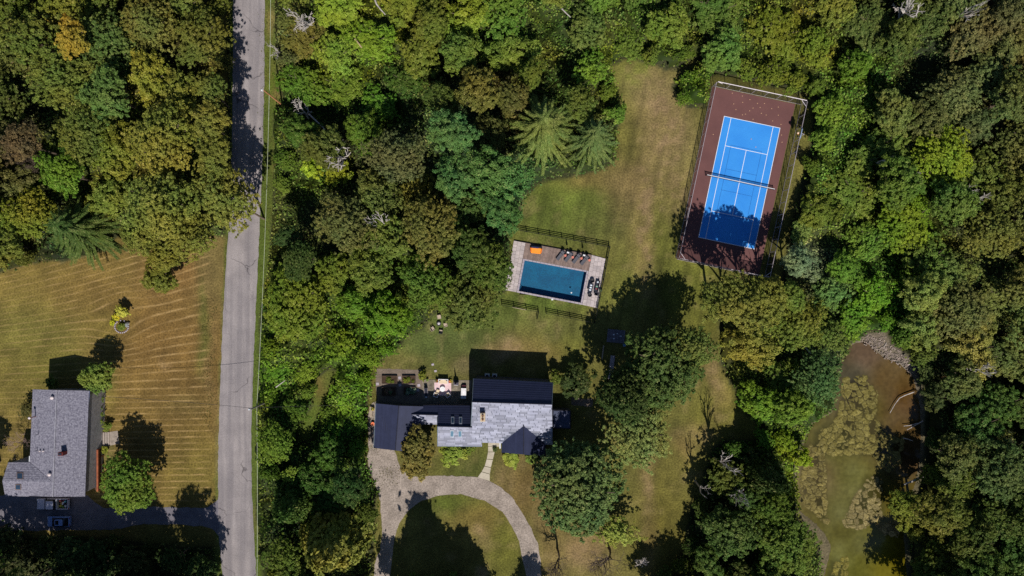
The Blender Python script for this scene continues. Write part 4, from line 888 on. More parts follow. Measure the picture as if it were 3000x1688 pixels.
for (x, y) in [(1207, 1176 - 55), (1227, 1129), (1224, 1143), (1172, 1128), (1171, 1107), (1271 - 167 + 2, 1125)]:
    single('stepping_stone', MB().rbox(g2((x, y), .04), (.55, .55, .06), .05, .1), m_cope, 'square pale stepping stone set in the garden gravel', 'stepping stone', 'stepping stones among the raised beds', loc=g2((x, y), .018))
for (x, y), lb in (((1268, 1068), 'larger pale flat stone on the rear lawn'), ((1276, 1087), 'small pale flat stone nearest the terrace')):
    single('flat_stone', MB().rbox(g2((x, y), .05), (.5, .42, .1), .08, .2), m_cope, lb, 'stone', loc=g2((x, y)))
# things along the garage wall
for p, lb, m, r in (((1093.5, 1197.5), 'yellow pot at the upper garage corner', mat('yellow_pot', rgb(220, 190, 90), .7), .3), ((1093.5, 1241), 'orange ball shaped pot against the garage wall', mat('orange_pot', rgb(232, 128, 88), .7), .34)):
    pot(p, lb, m, r, .42, None if 'orange' in lb else leafy, .02, group='pots along the garage wall')
t = thing('wood_bench', 'low grey wooden bench beside the garage wall', 'bench', g2((1088, 1206), .02), .02)
for x in (-.12, .12): MB().box((x, 0, .42), (.2, 2.0, .05)).build('slat', m_weath, t, local=True)
for y in (-.8, .8): MB().box((0, y, .2), (.4, .08, .4)).build('leg', m_weath, t, local=True)
single('trough', MB().rbox(g2((1092.5, 1286), .2), (.35, 1.7, .4), .05), mat('grey_trough', rgb(104, 98, 100), .8), 'narrow grey trough low on the garage wall', 'trough', loc=g2((1092.5, 1286), .02))
single('downspout_drain', MB().rbox(g2((1094.5, 1262), .15), (.25, 1.3, .26), .04), m_dark, 'narrow black drain box by the orange pot', 'drain', loc=g2((1094.5, 1262), .02))
# shaded yard furniture right of the rear lawn
sh = thing('low_platform', 'blue grey low platform in the deep tree shade', 'platform', g2((1804, 985)), -.1)
MB().box((0, 0, .18), (3.3, 2.5, .36)).build('frame', mat('platform_frame', rgb(104, 102, 112), .8), sh, local=True)  # frame and board colours lowered in place of missing tree shade
for i in range(11): MB().box((-1.5 + i * .3, 0, .38), (.27, 2.44, .05)).build('board', mat('platform_board', rgb(104, 102, 114), .8, rand=.15), sh, local=True)
for x, y in ((-.5, .3), (-.4, -.5), (.2, .5), (.9, .1)): MB().rbox((x, y, .46), (.3, .2, .1), .05).build('item', m_mat, sh, local=True)
single('bucket', MB().lathe(g2((1828, 1011)), [(.2, 0), (.27, .4), (.24, .4), (.2, .06)], 14), mat('pale_blue_pail', rgb(150, 190, 220), .6), 'pale blue pail at the corner of the shaded platform', 'bucket', loc=g2((1828, 1011)))
se = thing('goods_rack', 'grey open metal frame standing in the shade below the platform', 'rack', g2((1790, 1075)), -.12)
for i in range(5):
    for x in (-.35, .35): MB().box((x, -2.2 + i * 1.1, .4), (.06, .06, .8)).build('post', m_galv, se, local=True)
    MB().box((0, -2.2 + i * 1.1, .8), (.76, .06, .05)).build('cross_bar', m_galv, se, local=True)
for x in (-.35, .35): MB().box((x, 0, .84), (.07, 4.5, .05)).build('top_bar', m_galv, se, local=True)
MB().box((0, 0, .3), (.7, 4.4, .05)).build('shelf', m_galv, se, local=True)
single('sawhorse_plank', MB().box(g2((1766, 1032), .1), (.2, 2.6, .12), -.12), m_weath, 'weathered plank lying in the shade left of the metal frame', 'plank', loc=g2((1766, 1032)))
# the stone path right of the house
sheet('side_path', ragged([(1672, 1165), (1735, 1170), (1735, 1192), (1700, 1190), (1672, 1186)], 3, 8), .02, m_pea)

# left house
lh = thing('grey_house', 'low house with a mottled grey shingle roof at the left edge', 'house', W(170, 1300, 0))
m_asph = bpy.data.materials.new('grey_asphalt_shingle'); nt, out, b = nodes_of(m_asph)
c = mixc(nt, mr(nt, noise(nt, 3.2, 6), .35, .65, 0, 1), rgb(142, 140, 152), rgb(104, 102, 116))
c = mul_col(nt, c, mr(nt, noise(nt, 9, 4, vec_scale=(.5, 1, 1)), .3, .7, .75, 1.25)); nt.links.new(c, b.inputs['Base Color']); b.inputs['Roughness'].default_value = .95; b.inputs['Specular IOR Level'].default_value = .1; bump(nt, b, noise(nt, 8, 4), .5, .03)
Lw = [(165.5, 1143, 6.4), (154.5, 1455.5, 6.4), (84, 1453, 5.5), (96.5, 1141, 5.5)]
Le = [(165.5, 1143, 6.4), (154.5, 1455.5, 6.4), (249, 1455, 5.5), (260.5, 1145, 5.5)]
WN = [(7, 1409, 6.35), (153, 1412, 6.42), (88, 1355, 5.55), (24, 1355, 5.55)]
WS = [(7, 1409, 6.35), (153, 1412, 6.42), (84.5, 1454.5, 5.56), (15, 1453, 5.55)]
m_lwall = mat('brick_red_siding', rgb(120, 74, 66), .9, rgb(104, 62, 56), 2)
m_lw2 = mat('pale_siding', rgb(150, 148, 150), .85)
for Q in (Lw, Le, WN, WS): body(lh, Q, m_lw2, .07, .25)
for Q, n in ((Lw, 14), (Le, 18), (WN, 8), (WS, 8)):
    roof_slab('roof', lh, Q, m_asph); courses(lh, Q, n, m_asph, lift=.035)
MB().tube(W(165.5, 1143, 6.5), W(154.5, 1455.5, 6.5), .1, n=6).build('ridge_cap', mat('pale_ridge', rgb(154, 152, 162), .9), lh)
MB().tube(W(262, 1145, 5.35), W(252, 1280, 5.35), .09, n=6).build('gutter', mat('blue_grey_gutter', rgb(120, 126, 160), .6), lh)
MB().tube(W(253, 1275, 5.4), W(251.5, 1325, 5.4), .1, n=6).build('white_gutter', m_trim, lh)
MB().tube(W(87, 1336, 5.4), W(86, 1356, 5.4), .1, n=6).build('white_gutter', m_trim, lh)
def on_roof(Q, px, py):
    """point on the roof plane seen at this pixel"""
    a, b_, c = W(*Q[0]), W(*Q[1]), W(*Q[3]); n = (b_ - a).cross(c - a); o = Vector((0, 0, HC)); d = W(px, py, 0) - o
    return o + d * ((a - o).dot(n) / d.dot(n))
m_vent = mat('pale_vent', rgb(214, 200, 200), .5)
for x, y, Q in ((155.5, 1165, Lw), (147.8, 1389, Lw)):
    p = on_roof(Q, x, y); v = MB().lathe(p, [(.16, -.1), (.16, .2)], 12).build('roof_vent', m_vent, lh); MB().lathe(p + Vector((0, 0, .2)), [(.2, 0), (.33, .08), (.33, .2), (.2, .3), (.04, .33)], 14).build('vent_cap', m_vent, v, smooth=True)
for x, y in ((119, 1321), (129, 1321)):
    p = on_roof(Lw, x, y); MB().lathe(p, [(.12, -.1), (.12, .3), (.16, .32), (.04, .42)], 10).build('roof_vent', m_vent, lh)
p = on_roof(Lw, 105.5, 1220); pv = MB().tube(p, p + Vector((0, 0, 1.7)), .09, n=8).build('flue_pipe', mat('rust_pipe', rgb(150, 110, 104), .6), lh); MB().lathe(p + Vector((0, 0, 1.6)), [(.15, 0), (.24, .08), (.2, .22), (.03, .3)], 12).build('flue_cap', m_vent, pv)
for x, y in ((113, 1272), (111, 1319)):
    p = on_roof(Lw, x, y); MB().tube(p, p + Vector((0, 0, .75)), .05, n=6).build('plumbing_pipe', m_dark, lh)
p = on_roof(Le, 190, 1326); cb = MB().box(p + Vector((0, 0, .5)), (.85, .6, 1.5)).build('chimney', mat('red_brick', rgb(120, 50, 46), .9, rgb(90, 40, 40), 6), lh); MB().box(p + Vector((-.05, 0, 1.28)), (.6, .4, .08)).build('cap', m_dark, cb)
def sky_at(Q, x0, y0, x1, y1):
    q = [on_roof(Q, x, y) + Vector((0, 0, .14)) for x, y in ((x0, y0), (x1, y0), (x1, y1), (x0, y1))]; c = sum(q, Vector()) / 4
    o = MB().slab(q, .2).build('skylight', mat('brown_frame', rgb(112, 96, 92), .7), lh); MB().slab([c + (k - c) * .78 + Vector((0, 0, .015)) for k in q], .03).build('pane', m_sky1, o)
sky_at(WN, 50, 1384, 69, 1404); sky_at(WS, 46, 1419, 63, 1435)
for i, x in enumerate((140, 185)): wall_window(lh, W(x, 1147, 5.5) + Vector((1.0, -.4, 0)), 3.4, 1.1, 1.2)
for y in (1180, 1220, 1370, 1410): wall_window(lh, W(250, y, 5.2) + Vector((-.1, 0, 0)), 3.6, 1.2, 1.2, math.pi / 2)
for x in (60, 120, 180): wall_window(lh, W(x, 1446, 5.3), 2.6, 1.3, 1.2)
# porch, steps and the red brown rail on the road side
px0 = W(262, 1266, 0); st_ = thing('entry_steps', 'wide grey plank steps leading out from the left house', 'steps', g2((300, 1286)))
for i in range(8):
    x = 280 + i * 5.2; a = g2((x, 1266)); b_ = g2((x + 4.6, 1305)); h = 1.25 - i * .15
    MB().prism([(a.x, a.y), (b_.x, a.y), (b_.x, b_.y), (a.x, b_.y)], h - .3 if h > .35 else 0, h).build('tread', mat('plank_grey', rgb(170, 158, 150), .9, rgb(150, 138, 130), 3, rand=.1), st_)
for y in (1265, 1306): a = g2((280, y)); b_ = g2((321, y)); MB().add([(a.x, a.y + s, z) for s in (-.05, .05) for z in (0, 1.2)] + [(b_.x, b_.y + s, z) for s in (-.05, .05) for z in (0, .2)], [(0, 1, 3, 2), (4, 6, 7, 5), (0, 4, 5, 1), (2, 3, 7, 6), (1, 5, 7, 3), (0, 2, 6, 4)]).build('stringer', m_bed, st_)
sheet('entry_path', [(320, 1266), (345, 1262), (350, 1300), (320, 1306)], .03, mat('path_grey', rgb(150, 138, 128), .9))
dk = thing('side_deck', 'narrow dark deck with a red brown rail beside the left house', 'deck', g2((292, 1370)))
a, b_ = g2((290, 1310)), g2((306, 1430))
MB().prism([(a.x, a.y), (b_.x, a.y), (b_.x, b_.y), (a.x, b_.y)], 1.1, 1.25).build('deck_floor', mat('dark_deck', rgb(80, 58, 50), .9), dk)
for i in range(6): y = a.y + (b_.y - a.y) * i / 5; MB().box((b_.x - .06, y, 1.1), (.1, .1, 2.2)).build('post', mat('red_brown', rgb(150, 84, 56), .8), dk)
MB().box(((b_.x + .0), (a.y + b_.y) / 2, 2.2), (.32, abs(b_.y - a.y), .08)).build('hand_rail', mat('red_brown', rgb(150, 84, 56), .8), dk)
MB().box((b_.x - .06, (a.y + b_.y) / 2, 1.7), (.06, abs(b_.y - a.y), .5)).build('rail_panel', mat('red_brown', rgb(150, 84, 56), .8), dk)

# ------------------------------------------------------------------ vehicles
m_paint = mat('lilac_grey_paint', rgb(196, 196, 214), .3, rgb(190, 190, 210), 1, spec=.6); m_silver = mat('silver_blue_paint', rgb(130, 158, 214), .3, rgb(120, 150, 206), 1, spec=.6)
m_tyre = mat('tyre', rgb(24, 24, 26), .9); m_rim = mat('rim', rgb(150, 150, 156), .4, metal=.6); m_carglass = mat('car_glass', rgb(22, 26, 36), .08, spec=.7)
def wheel(parent, x, y, r=.36, w=.24):
    o = MB().tube((x, y - w / 2, r), (x, y + w / 2, r), r, n=18).build('wheel', m_tyre, parent, local=True); MB().tube((x, y - w / 2 - .01, r), (x, y + w / 2 + .01, r), r * .6, n=12).build('rim', m_rim, o, local=True)
def hull(prof, w, inset=.12, zc=.75):
    """side profile (x, z) swept across the width with tucked-in edges"""
    mb = MB(); n = len(prof); ys = [(-w / 2, 1), (-w / 2 + .1, 0), (w / 2 - .1, 0), (w / 2, 1)]; vs = []
    cx = sum(p[0] for p in prof) / n
    for y, s in ys: vs += [(x * (1 - s * .02) + cx * s * .02, y, z if not s else zc + (z - zc) * (.86)) for x, z in prof]
    fs = []
    for k in range(3): fs += [(k * n + i, k * n + (i + 1) % n, (k + 1) * n + (i + 1) % n, (k + 1) * n + i) for i in range(n)]
    fs += [tuple(range(n)), tuple(range(4 * n - 1, 3 * n - 1, -1))]
    return mb.add(vs, fs)
pk = thing('pickup_truck', 'pale grey pickup truck with a loaded bed parked by the house', 'pickup truck', g2((164, 1472), .022), 0)
hull([(-2.95, .45), (-2.98, .85), (-2.8, 1.05), (-1.5, 1.14), (-1.45, .4)], 1.95).build('hood', m_paint, pk, local=True)
MB().box((-.35, 0, .8), (2.3, 1.95, .75)).build('body', m_paint, pk, local=True)
hull([(-1.5, 1.1), (-.75, 1.78), (.62, 1.78), (.8, 1.1)], 1.86, zc=1.4).build('cab_glass', m_carglass, pk, local=True)
MB().rbox((-.05, 0, 1.8), (1.35, 1.55, .07), .12).build('cab_roof', m_paint, pk, local=True)
MB().box((1.9, 0, .55), (2.2, 1.9, .2)).build('bed_floor', m_dark, pk, local=True)
for y in (-.93, .93): MB().box((1.9, y, .88), (2.2, .1, .55)).build('bed_side', m_paint, pk, local=True)
MB().box((2.98, 0, .88), (.1, 1.95, .55)).build('tailgate', m_paint, pk, local=True); MB().box((.86, 0, .95), (.1, 1.86, .6)).build('bed_front', m_paint, pk, local=True)
MB().box((1.0, 0, 1.0), (.3, 1.7, .3)).build('tool_box', mat('beige_box', rgb(170, 164, 150), .7), pk, local=True)
MB().rbox((-3.0, 0, .5), (.18, 1.9, .3), .06).build('bumper', m_galv, pk, local=True)
for y in (-.75, .75): MB().box((-2.93, y, .85), (.1, .32, .16)).build('headlight', m_wick, pk, local=True); MB().box((3.03, y * 1.12, .95), (.04, .16, .3)).build('tail_light', mat('red_lens', rgb(150, 20, 20), .3), pk, local=True); MB().rbox((-1.0, y * 1.42, 1.2), (.14, .22, .18), .04).build('mirror', m_frame, pk, local=True)
for x in (-2.05, 1.95):
    for y in (-.85, .85): wheel(pk, x, y)
bl_ = W(205, 1472, 0); 
for i, (x, y, c) in enumerate([(1.45, .55, (226, 120, 110)), (1.5, -.4, (200, 190, 60)), (1.9, .1, (220, 220, 230)), (2.35, .45, (120, 190, 190)), (2.4, -.45, (214, 214, 220)), (1.95, -.62, (90, 120, 60)), (2.1, .7, (160, 60, 80)), (1.6, .1, (190, 150, 90))]):
    o = single('cargo_item', MB().rbox((0, 0, .16), (.34 + .1 * (i % 3), .3 + .08 * (i % 2), .3), .08, i * .5), mat('cargo_%d' % i if False else ['pink_item', 'yellow_item', 'white_item', 'teal_item', 'grey_item', 'green_item', 'wine_item', 'tan_item'][i], rgb(*c), .7), ['pink', 'yellow', 'white', 'teal', 'pale grey', 'green', 'wine red', 'tan'][i] + ' bundle lying in the pickup truck bed', 'bundle', 'bundles in the truck bed')
    o.location = Vector(pk.location) + Vector((x, y, .65))
cr_ = thing('parked_car', 'silver blue hatchback car parked below the pickup truck', 'car', g2((180, 1524), .022), 0)
hull([(-2.15, .35), (-2.2, .62), (-1.95, .82), (-1.0, .95), (1.9, .98), (2.12, .8), (2.15, .35)], 1.85, zc=.65).build('body', m_silver, cr_, local=True)
hull([(-1.15, .93), (-.45, 1.4), (1.2, 1.42), (1.95, .96)], 1.6, zc=1.15).build('cabin_glass', m_carglass, cr_, local=True)
MB().rbox((.4, 0, 1.44), (1.5, 1.2, .06), .15).build('roof', m_silver, cr_, local=True); MB().rbox((.1, 0, 1.475), (.62, .8, .02), .06).build('sunroof', m_carglass, cr_, local=True)
for y in (-.65, .65): MB().rbox((-2.1, y, .68), (.12, .36, .14), .05).build('headlight', m_wick, cr_, local=True); MB().box((2.12, y, .78), (.06, .3, .18)).build('tail_light', mat('red_lens', rgb(150, 20, 20), .3), cr_, local=True); MB().rbox((-.7, y * 1.5, .95), (.14, .16, .12), .04).build('mirror', m_silver, cr_, local=True)
for x in (-1.35, 1.3):
    for y in (-.8, .8): wheel(cr_, x, y, .32, .22)

# ------------------------------------------------------------------ utility poles and wires
m_pole = mat('creosote_pole', rgb(196, 140, 96), .9, rgb(160, 110, 76), 2); m_poleg = mat('grey_pole', rgb(150, 140, 130), .9); m_wire = mat('pale_wire', rgb(190, 196, 170), .5); m_dwire = mat('dark_wire', rgb(60, 58, 60), .6)
def pole(p, h, lb, m):
    t = thing('utility_pole', lb, 'utility pole', g2(p), 0, 'utility poles beside the road'); L0 = Vector(t.location)
    MB().tube(L0, L0 + Vector((0, 0, h)), .17, .11, n=10).build('shaft', m, t)
    MB().tube(L0 + Vector((0, 0, h)), L0 + Vector((0, 0, h + .25)), .07, .05, n=8).build('top_insulator', m_trim, t)
    MB().lathe(L0 + Vector((-.3, 0, h - .5)), [(.1, 0), (.16, .1), (.16, .5), (.08, .6)], 10).build('bracket_insulator', m_trim, t)
    return L0
pA = pole((827, 308), 9.9, 'tall brown utility pole leaning in view over the road edge', m_pole); pB = pole((792, 1173), 9.8, 'grey utility pole rising among leaves beside the lower road', m_poleg)
def wire(a, b_, sag, r, m, lb, n=12):
    mb = MB(); pr = None
    for i in range(n + 1):
        t = i / n; q = Vector(a).lerp(Vector(b_), t); q.z -= sag * 4 * t * (1 - t)
        if pr: mb.tube(pr, q, r, n=5, cap=False)
        pr = q
    o = mb.build('overhead_wire', m); return tag(o, lb, 'wire', 'overhead wires along the road')
pN = W(800, -60, 0) + Vector((2.0, 3, 0)); pS = W(790, 1900, 0)
wire((pN.x, pN.y, 7), (pA.x, pA.y, 7), .3, .035, m_wire, 'pale wire over the road verge above the brown pole')
wire((pA.x, pA.y, 7), (pB.x, pB.y, 6.9), .7, .035, m_wire, 'long pale wire between the two utility poles')
wire((pB.x, pB.y, 6.9), (pS.x, pS.y, 7), .5, .035, m_wire, 'pale wire over the verge below the grey pole')
e = W(255, 1160, 5.4); wire((pB.x, pB.y, 8.6), (e.x, e.y, 5.2), .9, .03, m_dwire, 'dark service wire crossing the road to the left house')
e = W(1100, 1186, 2.9); wire((pB.x, pB.y, 8.2), (e.x, e.y, 3.2), .7, .02, m_dwire, 'dark service wire towards the slate roofed house')
# shrub bed island on the left lawn: ring of pale stones
for i in range(22):
    a = 2 * math.pi * i / 22; x, y = 357 + 20 * math.cos(a), 957 + 18 * math.sin(a)
    if -2.4 < (a - 2 * math.pi if a > math.pi else a) < -.7 and i % 2: continue
    single('border_stone', MB().rbox(g2((x, y), .08), (.3, .22, .18), .08, a), m_cope, 'pale stone in the ring bordering the flower bed', 'stone', 'stones ringing the flower bed', loc=g2((x, y)))

# ------------------------------------------------------------------ foliage meshes
def unit(v): return v / (np.linalg.norm(v, axis=1, keepdims=True) + 1e-9)
def leaf_quads(c, nrm, size, aspect=.62, tang=None, r=rng):
    n = len(c); nrm = unit(nrm)
    t = r.normal(size=(n, 3)) if tang is None else tang
    t = unit(t - (t * nrm).sum(1, keepdims=True) * nrm); b = np.cross(nrm, t)
    s = size[:, None]; a = aspect if np.isscalar(aspect) else aspect[:, None]
    v = np.stack([c - t * s, c - b * s * a + t * s * .1, c + t * s, c + b * s * a + t * s * .1], 1).reshape(-1, 3)
    return v, np.arange(4 * n).reshape(n, 4)
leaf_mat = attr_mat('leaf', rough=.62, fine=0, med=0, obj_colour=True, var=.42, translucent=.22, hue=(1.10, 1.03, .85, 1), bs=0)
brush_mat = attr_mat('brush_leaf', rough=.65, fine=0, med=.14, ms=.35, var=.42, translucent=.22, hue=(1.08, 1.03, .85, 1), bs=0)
bark_mat = mat('bark', rgb(112, 98, 84), .95, rgb(80, 68, 58), 2, fine=.2)
dead_mat = mat('bleached_wood', rgb(204, 196, 190), .9, rgb(160, 150, 144), 1.5)
twig_mat = mat('pinkish_twig', rgb(176, 150, 140), .9, rgb(140, 116, 108), 2)

def broad_crown(seed, n=8000, nt=260, hz=.72, ls=.032, tr=(.055, .11), amp=.17, rough=.09, nbig=13, flat=.6, low=-.15, fill=.16):
    """a dome of many separate leaf tufts on uneven limbs, ragged at the edge, with inner leaves darkened to imitate shade behind the gaps"""
    r = np.random.default_rng(seed)
    d = unit(r.normal(size=(nt * 4, 3))); d = d[d[:, 2] > low][:nt]; nt = len(d)
    big = unit(r.normal(size=(nbig * 3, 3)) * np.array([1, 1, .6])); big = big[big[:, 2] > -.1][:nbig]; bw = r.uniform(.5, 1.2, len(big))
    def shape(q):
        g = np.exp(-(1 - q @ big.T) / .055) * bw
        ang = np.arctan2(q[:, 1], q[:, 0]); side = 1 - np.clip(q[:, 2], 0, 1) ** 2
        return .66 + .24 * np.clip(g.max(1), 0, 1) + side * amp * (.6 * np.sin(2 * ang + seed) + .5 * np.sin(3 * ang + seed * 2.3) + .4 * np.sin(5 * ang + seed * .7))
    rad = shape(d) + r.normal(size=nt) * rough
    c = d * rad[:, None]; c[:, 2] *= hz
    rc = r.uniform(*tr, nt); cv = r.random(nt)
    k = r.choice(nt, n, p=rc ** 2 / (rc ** 2).sum())
    dd = unit(r.normal(size=(n, 3))); dd[:, 2] = np.abs(dd[:, 2]) * np.where(r.random(n) < .8, 1, -1)
    p = c[k] + dd * (rc[k] * r.uniform(.15, 1.15, n) ** .8)[:, None] * np.array([1, 1, flat])
    nrm = dd * .35 + d[k] * .35 + np.array([0, 0, .55]) + r.normal(size=(n, 3)) * .38
    sz = ls * r.uniform(.65, 1.4, n)
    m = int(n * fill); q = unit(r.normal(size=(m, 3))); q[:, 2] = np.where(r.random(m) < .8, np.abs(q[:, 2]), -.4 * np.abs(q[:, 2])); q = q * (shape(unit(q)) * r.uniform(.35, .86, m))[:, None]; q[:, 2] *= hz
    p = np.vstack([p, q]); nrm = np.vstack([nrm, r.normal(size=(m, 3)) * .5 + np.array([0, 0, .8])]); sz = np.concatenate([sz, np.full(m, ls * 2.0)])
    var = np.concatenate([.55 * cv[k] + .45 * r.random(n), np.full(m, .12)])  # inner leaves toned down, standing in for shade between the tufts
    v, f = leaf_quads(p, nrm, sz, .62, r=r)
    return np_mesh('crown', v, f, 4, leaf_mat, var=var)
def cone_crown(seed, n=7000, nlev=13, hz=1.0, ls=.046):
    """pointed crown of drooping leafy boughs; z from 0 to 1, radius 1 at the base"""
    r = np.random.default_rng(seed); P = []; N = []; V = []
    for L in range(nlev):
        z = L / nlev; R = (1 - z) ** .75; nb = int(5 + 9 * R)
        for b in range(nb):
            a = 2 * math.pi * (b + r.uniform(-.3, .3)) / nb + L * .7; ln = R * r.uniform(.8, 1.1); m = int(n / nlev / nb * (.4 + R))
            t = r.random(m) ** .6; sp = (.05 + .13 * (1 - t)) * 1.0
            u = np.array([math.cos(a), math.sin(a)]); w = np.array([-u[1], u[0]])
            off = r.normal(size=m) * sp
            xy = u * (t * ln)[:, None] + w * off[:, None]
            zz = z + .10 * (1 - R) - .10 * t ** 2 * R + r.normal(size=m) * .02
            P.append(np.column_stack([xy, zz])); N.append(np.column_stack([u[0] * np.full(m, .4), u[1] * np.full(m, .4), np.full(m, .7)]) + r.normal(size=(m, 3)) * .4); V.append(.5 * r.random() + .5 * r.random(m))
    p = np.vstack(P); v, f = leaf_quads(p, np.vstack(N), ls * r.uniform(.65, 1.35, len(p)), .6, r=r)
    return np_mesh('crown', v, f, 4, leaf_mat, var=np.concatenate(V))
def spruce_crown(seed, nlev=15, sprays=24, long=1.0):
    """star-like spruce seen from above: whorls of boughs with hanging side sprays"""
    r = np.random.default_rng(seed); P = []; T = []; S = []; A = []; V = []; N = []
    for L in range(nlev):
        z = L / nlev; R = (1 - z) ** .6 * .95 + .05; nb = int(5 + 5 * R)
        for b in range(nb):
            a = 2 * math.pi * (b + r.uniform(-.25, .25)) / nb + L * 1.3; ln = R * r.uniform(.82, 1.12) * long; u = np.array([math.cos(a), math.sin(a), 0]); w = np.array([-u[1], u[0], 0])
            bv = r.random(); m = max(8, int(sprays * 1.5 * R) + 5); bend = r.uniform(-.25, .25)
            for s in range(m):
                t = (s + .6) / m; base = u * t * ln + w * bend * t * t * ln * .5 + np.array([0, 0, z - .13 * t ** 1.6 * R])
                for sd in (-1, 1):
                    l = (.034 + .05 * (1 - t)) * (.5 + .5 * R); dr = unit((u * .85 + w * sd * .8 + np.array([0, 0, -.3]))[None, :])[0]
                    P.append(base + dr * l * .7); T.append(dr); S.append(l); A.append(.2 + .1 * r.random()); V.append(.55 * bv + .45 * r.random()); N.append([r.normal() * .2 + u[0] * .15, r.normal() * .2 + u[1] * .15, 1])
                if s % 2 == 0: P.append(base + np.array([0, 0, .006])); T.append(u); S.append(ln / m * .95); A.append(.5); V.append(.85 * r.random() + .15); N.append([0, 0, 1])
    v, f = leaf_quads(np.array(P), np.array(N, float), np.array(S), np.array(A), tang=np.array(T), r=r)
    return np_mesh('crown', v, f, 4, leaf_mat, var=np.array(V))
def branch_mesh(seed, mat_, depth=5, n=5, spread=.75, r0=.045, up=.55, sides=4, trunk=.35):
    r = random.Random(seed); mb = MB()
    def grow(p, d, ln, rad, k):
        q = p; dd = d
        for i in range(3):
            dd = (dd + Vector((r.gauss(0, .13), r.gauss(0, .13), r.gauss(0, .08)))).normalized(); q2 = q + dd * ln / 3
            mb.tube(q, q2, rad * (1 - i * .12), rad * (1 - (i + 1) * .12), n=sides, cap=False); q = q2
            if k > 0 and i > 0 and r.random() < (.55 if depth > 3 else .4): side(q, dd, ln, rad, k)
        if k > 0:
            for _ in range(2 if k < depth else n): side(q, dd, ln, rad, k)
    def side(q, dd, ln, rad, k):
        ax = Vector((r.gauss(0, 1), r.gauss(0, 1), r.gauss(0, .4))).normalized(); nd = (dd + ax * spread).normalized(); nd.z = nd.z * .8 + up * .25
        grow(q, nd.normalized(), ln * r.uniform(.55, .8), rad * .55, k - 1)
    grow(Vector((0, 0, 0)), Vector((0, 0, 1)), trunk, r0, depth)
    mx_ = max(math.hypot(v[0], v[1]) for v in mb.v); mz = max(v[2] for v in mb.v)
    mb.v = [(v[0] / mx_, v[1] / mx_, v[2] / mz) for v in mb.v]
    me = bpy.data.meshes.new('branches'); me.from_pydata(mb.v, [], mb.f); me.update(); me.materials.append(mat_); return me
def trunk_mesh(seed):
    r = random.Random(seed); mb = MB(); mb.tube((0, 0, -.01), (0, 0, .3), .075, .055, n=8); mb.tube((0, 0, .3), (.03, .02, .72), .055, .03, n=7)
    for i in range(7):
        a = 6.28 * i / 7 + r.uniform(-.3, .3); z = r.uniform(.3, .6); p = Vector((.01, .01, z)); q = Vector((.38 * math.cos(a), .38 * math.sin(a), z + .16)); e = Vector((.74 * math.cos(a + .2), .74 * math.sin(a + .2), min(.92, z + .30)))
        mb.tube(p, q, .03, .02, n=5); mb.tube(q, e, .02, .008, n=4); mb.tube(q, q + Vector((.2 * math.cos(a - .9), .2 * math.sin(a - .9), .2)), .013, .005, n=4)
    me = bpy.data.meshes.new('trunk'); me.from_pydata(mb.v, [], mb.f); me.update(); me.materials.append(bark_mat); return me
BROAD = [broad_crown(11, 8500, 300), broad_crown(12, 8500, 280, amp=.22), broad_crown(13, 9000, 380, tr=(.045, .09)), broad_crown(14, 8000, 230, tr=(.06, .13), amp=.24), broad_crown(15, 8500, 320, hz=.8, nbig=9), broad_crown(16, 8500, 300, nbig=18)]
TUFT = [broad_crown(21, 10000, 210, flat=.45, tr=(.08, .14), ls=.03, amp=.2, nbig=20, rough=.12), broad_crown(22, 10000, 230, flat=.45, tr=(.07, .13), ls=.03, nbig=22, rough=.12)]
AIRY = [broad_crown(31, 6000, 200, tr=(.045, .10), amp=.26, rough=.15, fill=.08), broad_crown(32, 6000, 220, tr=(.04, .10), amp=.22, rough=.16, fill=.08)]
BIG = [broad_crown(41, 16000, 760, tr=(.03, .062), ls=.021, amp=.13, nbig=26), broad_crown(42, 16000, 820, tr=(.028, .06), ls=.021, amp=.17, nbig=32), broad_crown(43, 15000, 640, tr=(.03, .07), ls=.022, amp=.2, nbig=20, rough=.11)]
SHRUB = [broad_crown(51, 1600, 60, ls=.075, tr=(.1, .2)), broad_crown(52, 1500, 50, ls=.08, tr=(.12, .22)), broad_crown(53, 2600, 110, ls=.055, tr=(.08, .16))]
MOUND = [broad_crown(81, 9000, 380, hz=.5, amp=.30, rough=.10, nbig=24, low=-.05, tr=(.045, .1)), broad_crown(82, 9000, 420, hz=.5, amp=.34, rough=.12, nbig=18, low=-.05, tr=(.04, .09)), broad_crown(83, 9000, 360, hz=.45, amp=.28, rough=.12, nbig=30, low=-.05, tr=(.045, .1))]
CONE = [cone_crown(61, 15000, ls=.05), cone_crown(62, 15000, nlev=15, ls=.05)]
DENSE = [broad_crown(91, 19000, 900, tr=(.028, .055), ls=.021, amp=.06, nbig=44, rough=.055, fill=.25), broad_crown(92, 19000, 900, tr=(.028, .058), ls=.021, amp=.08, nbig=40, rough=.06, fill=.25)]
SPRUCE = [spruce_crown(71, nlev=15), spruce_crown(72, nlev=16), spruce_crown(73, nlev=13, sprays=28)]
TRUNK = [trunk_mesh(1), trunk_mesh(2), trunk_mesh(3)]
DEADM = [branch_mesh(5, dead_mat, 3, 4, r0=.05, spread=1.0), branch_mesh(6, dead_mat, 3, 3, r0=.055, spread=1.1), branch_mesh(8, dead_mat, 3, 5, r0=.045, spread=1.0)]
DARKM = [branch_mesh(9, bark_mat, 5, 5, r0=.03)]
TWIGM = [branch_mesh(10, twig_mat, 5, 7, r0=.02, spread=.9)]
print('crown quads', sum(len(m.polygons) for m in BROAD + TUFT + AIRY + BIG + MOUND + DENSE + SHRUB + CONE + SPRUCE), 'branch', sum(len(m.polygons) for m in DEADM + DARKM + TWIGM))

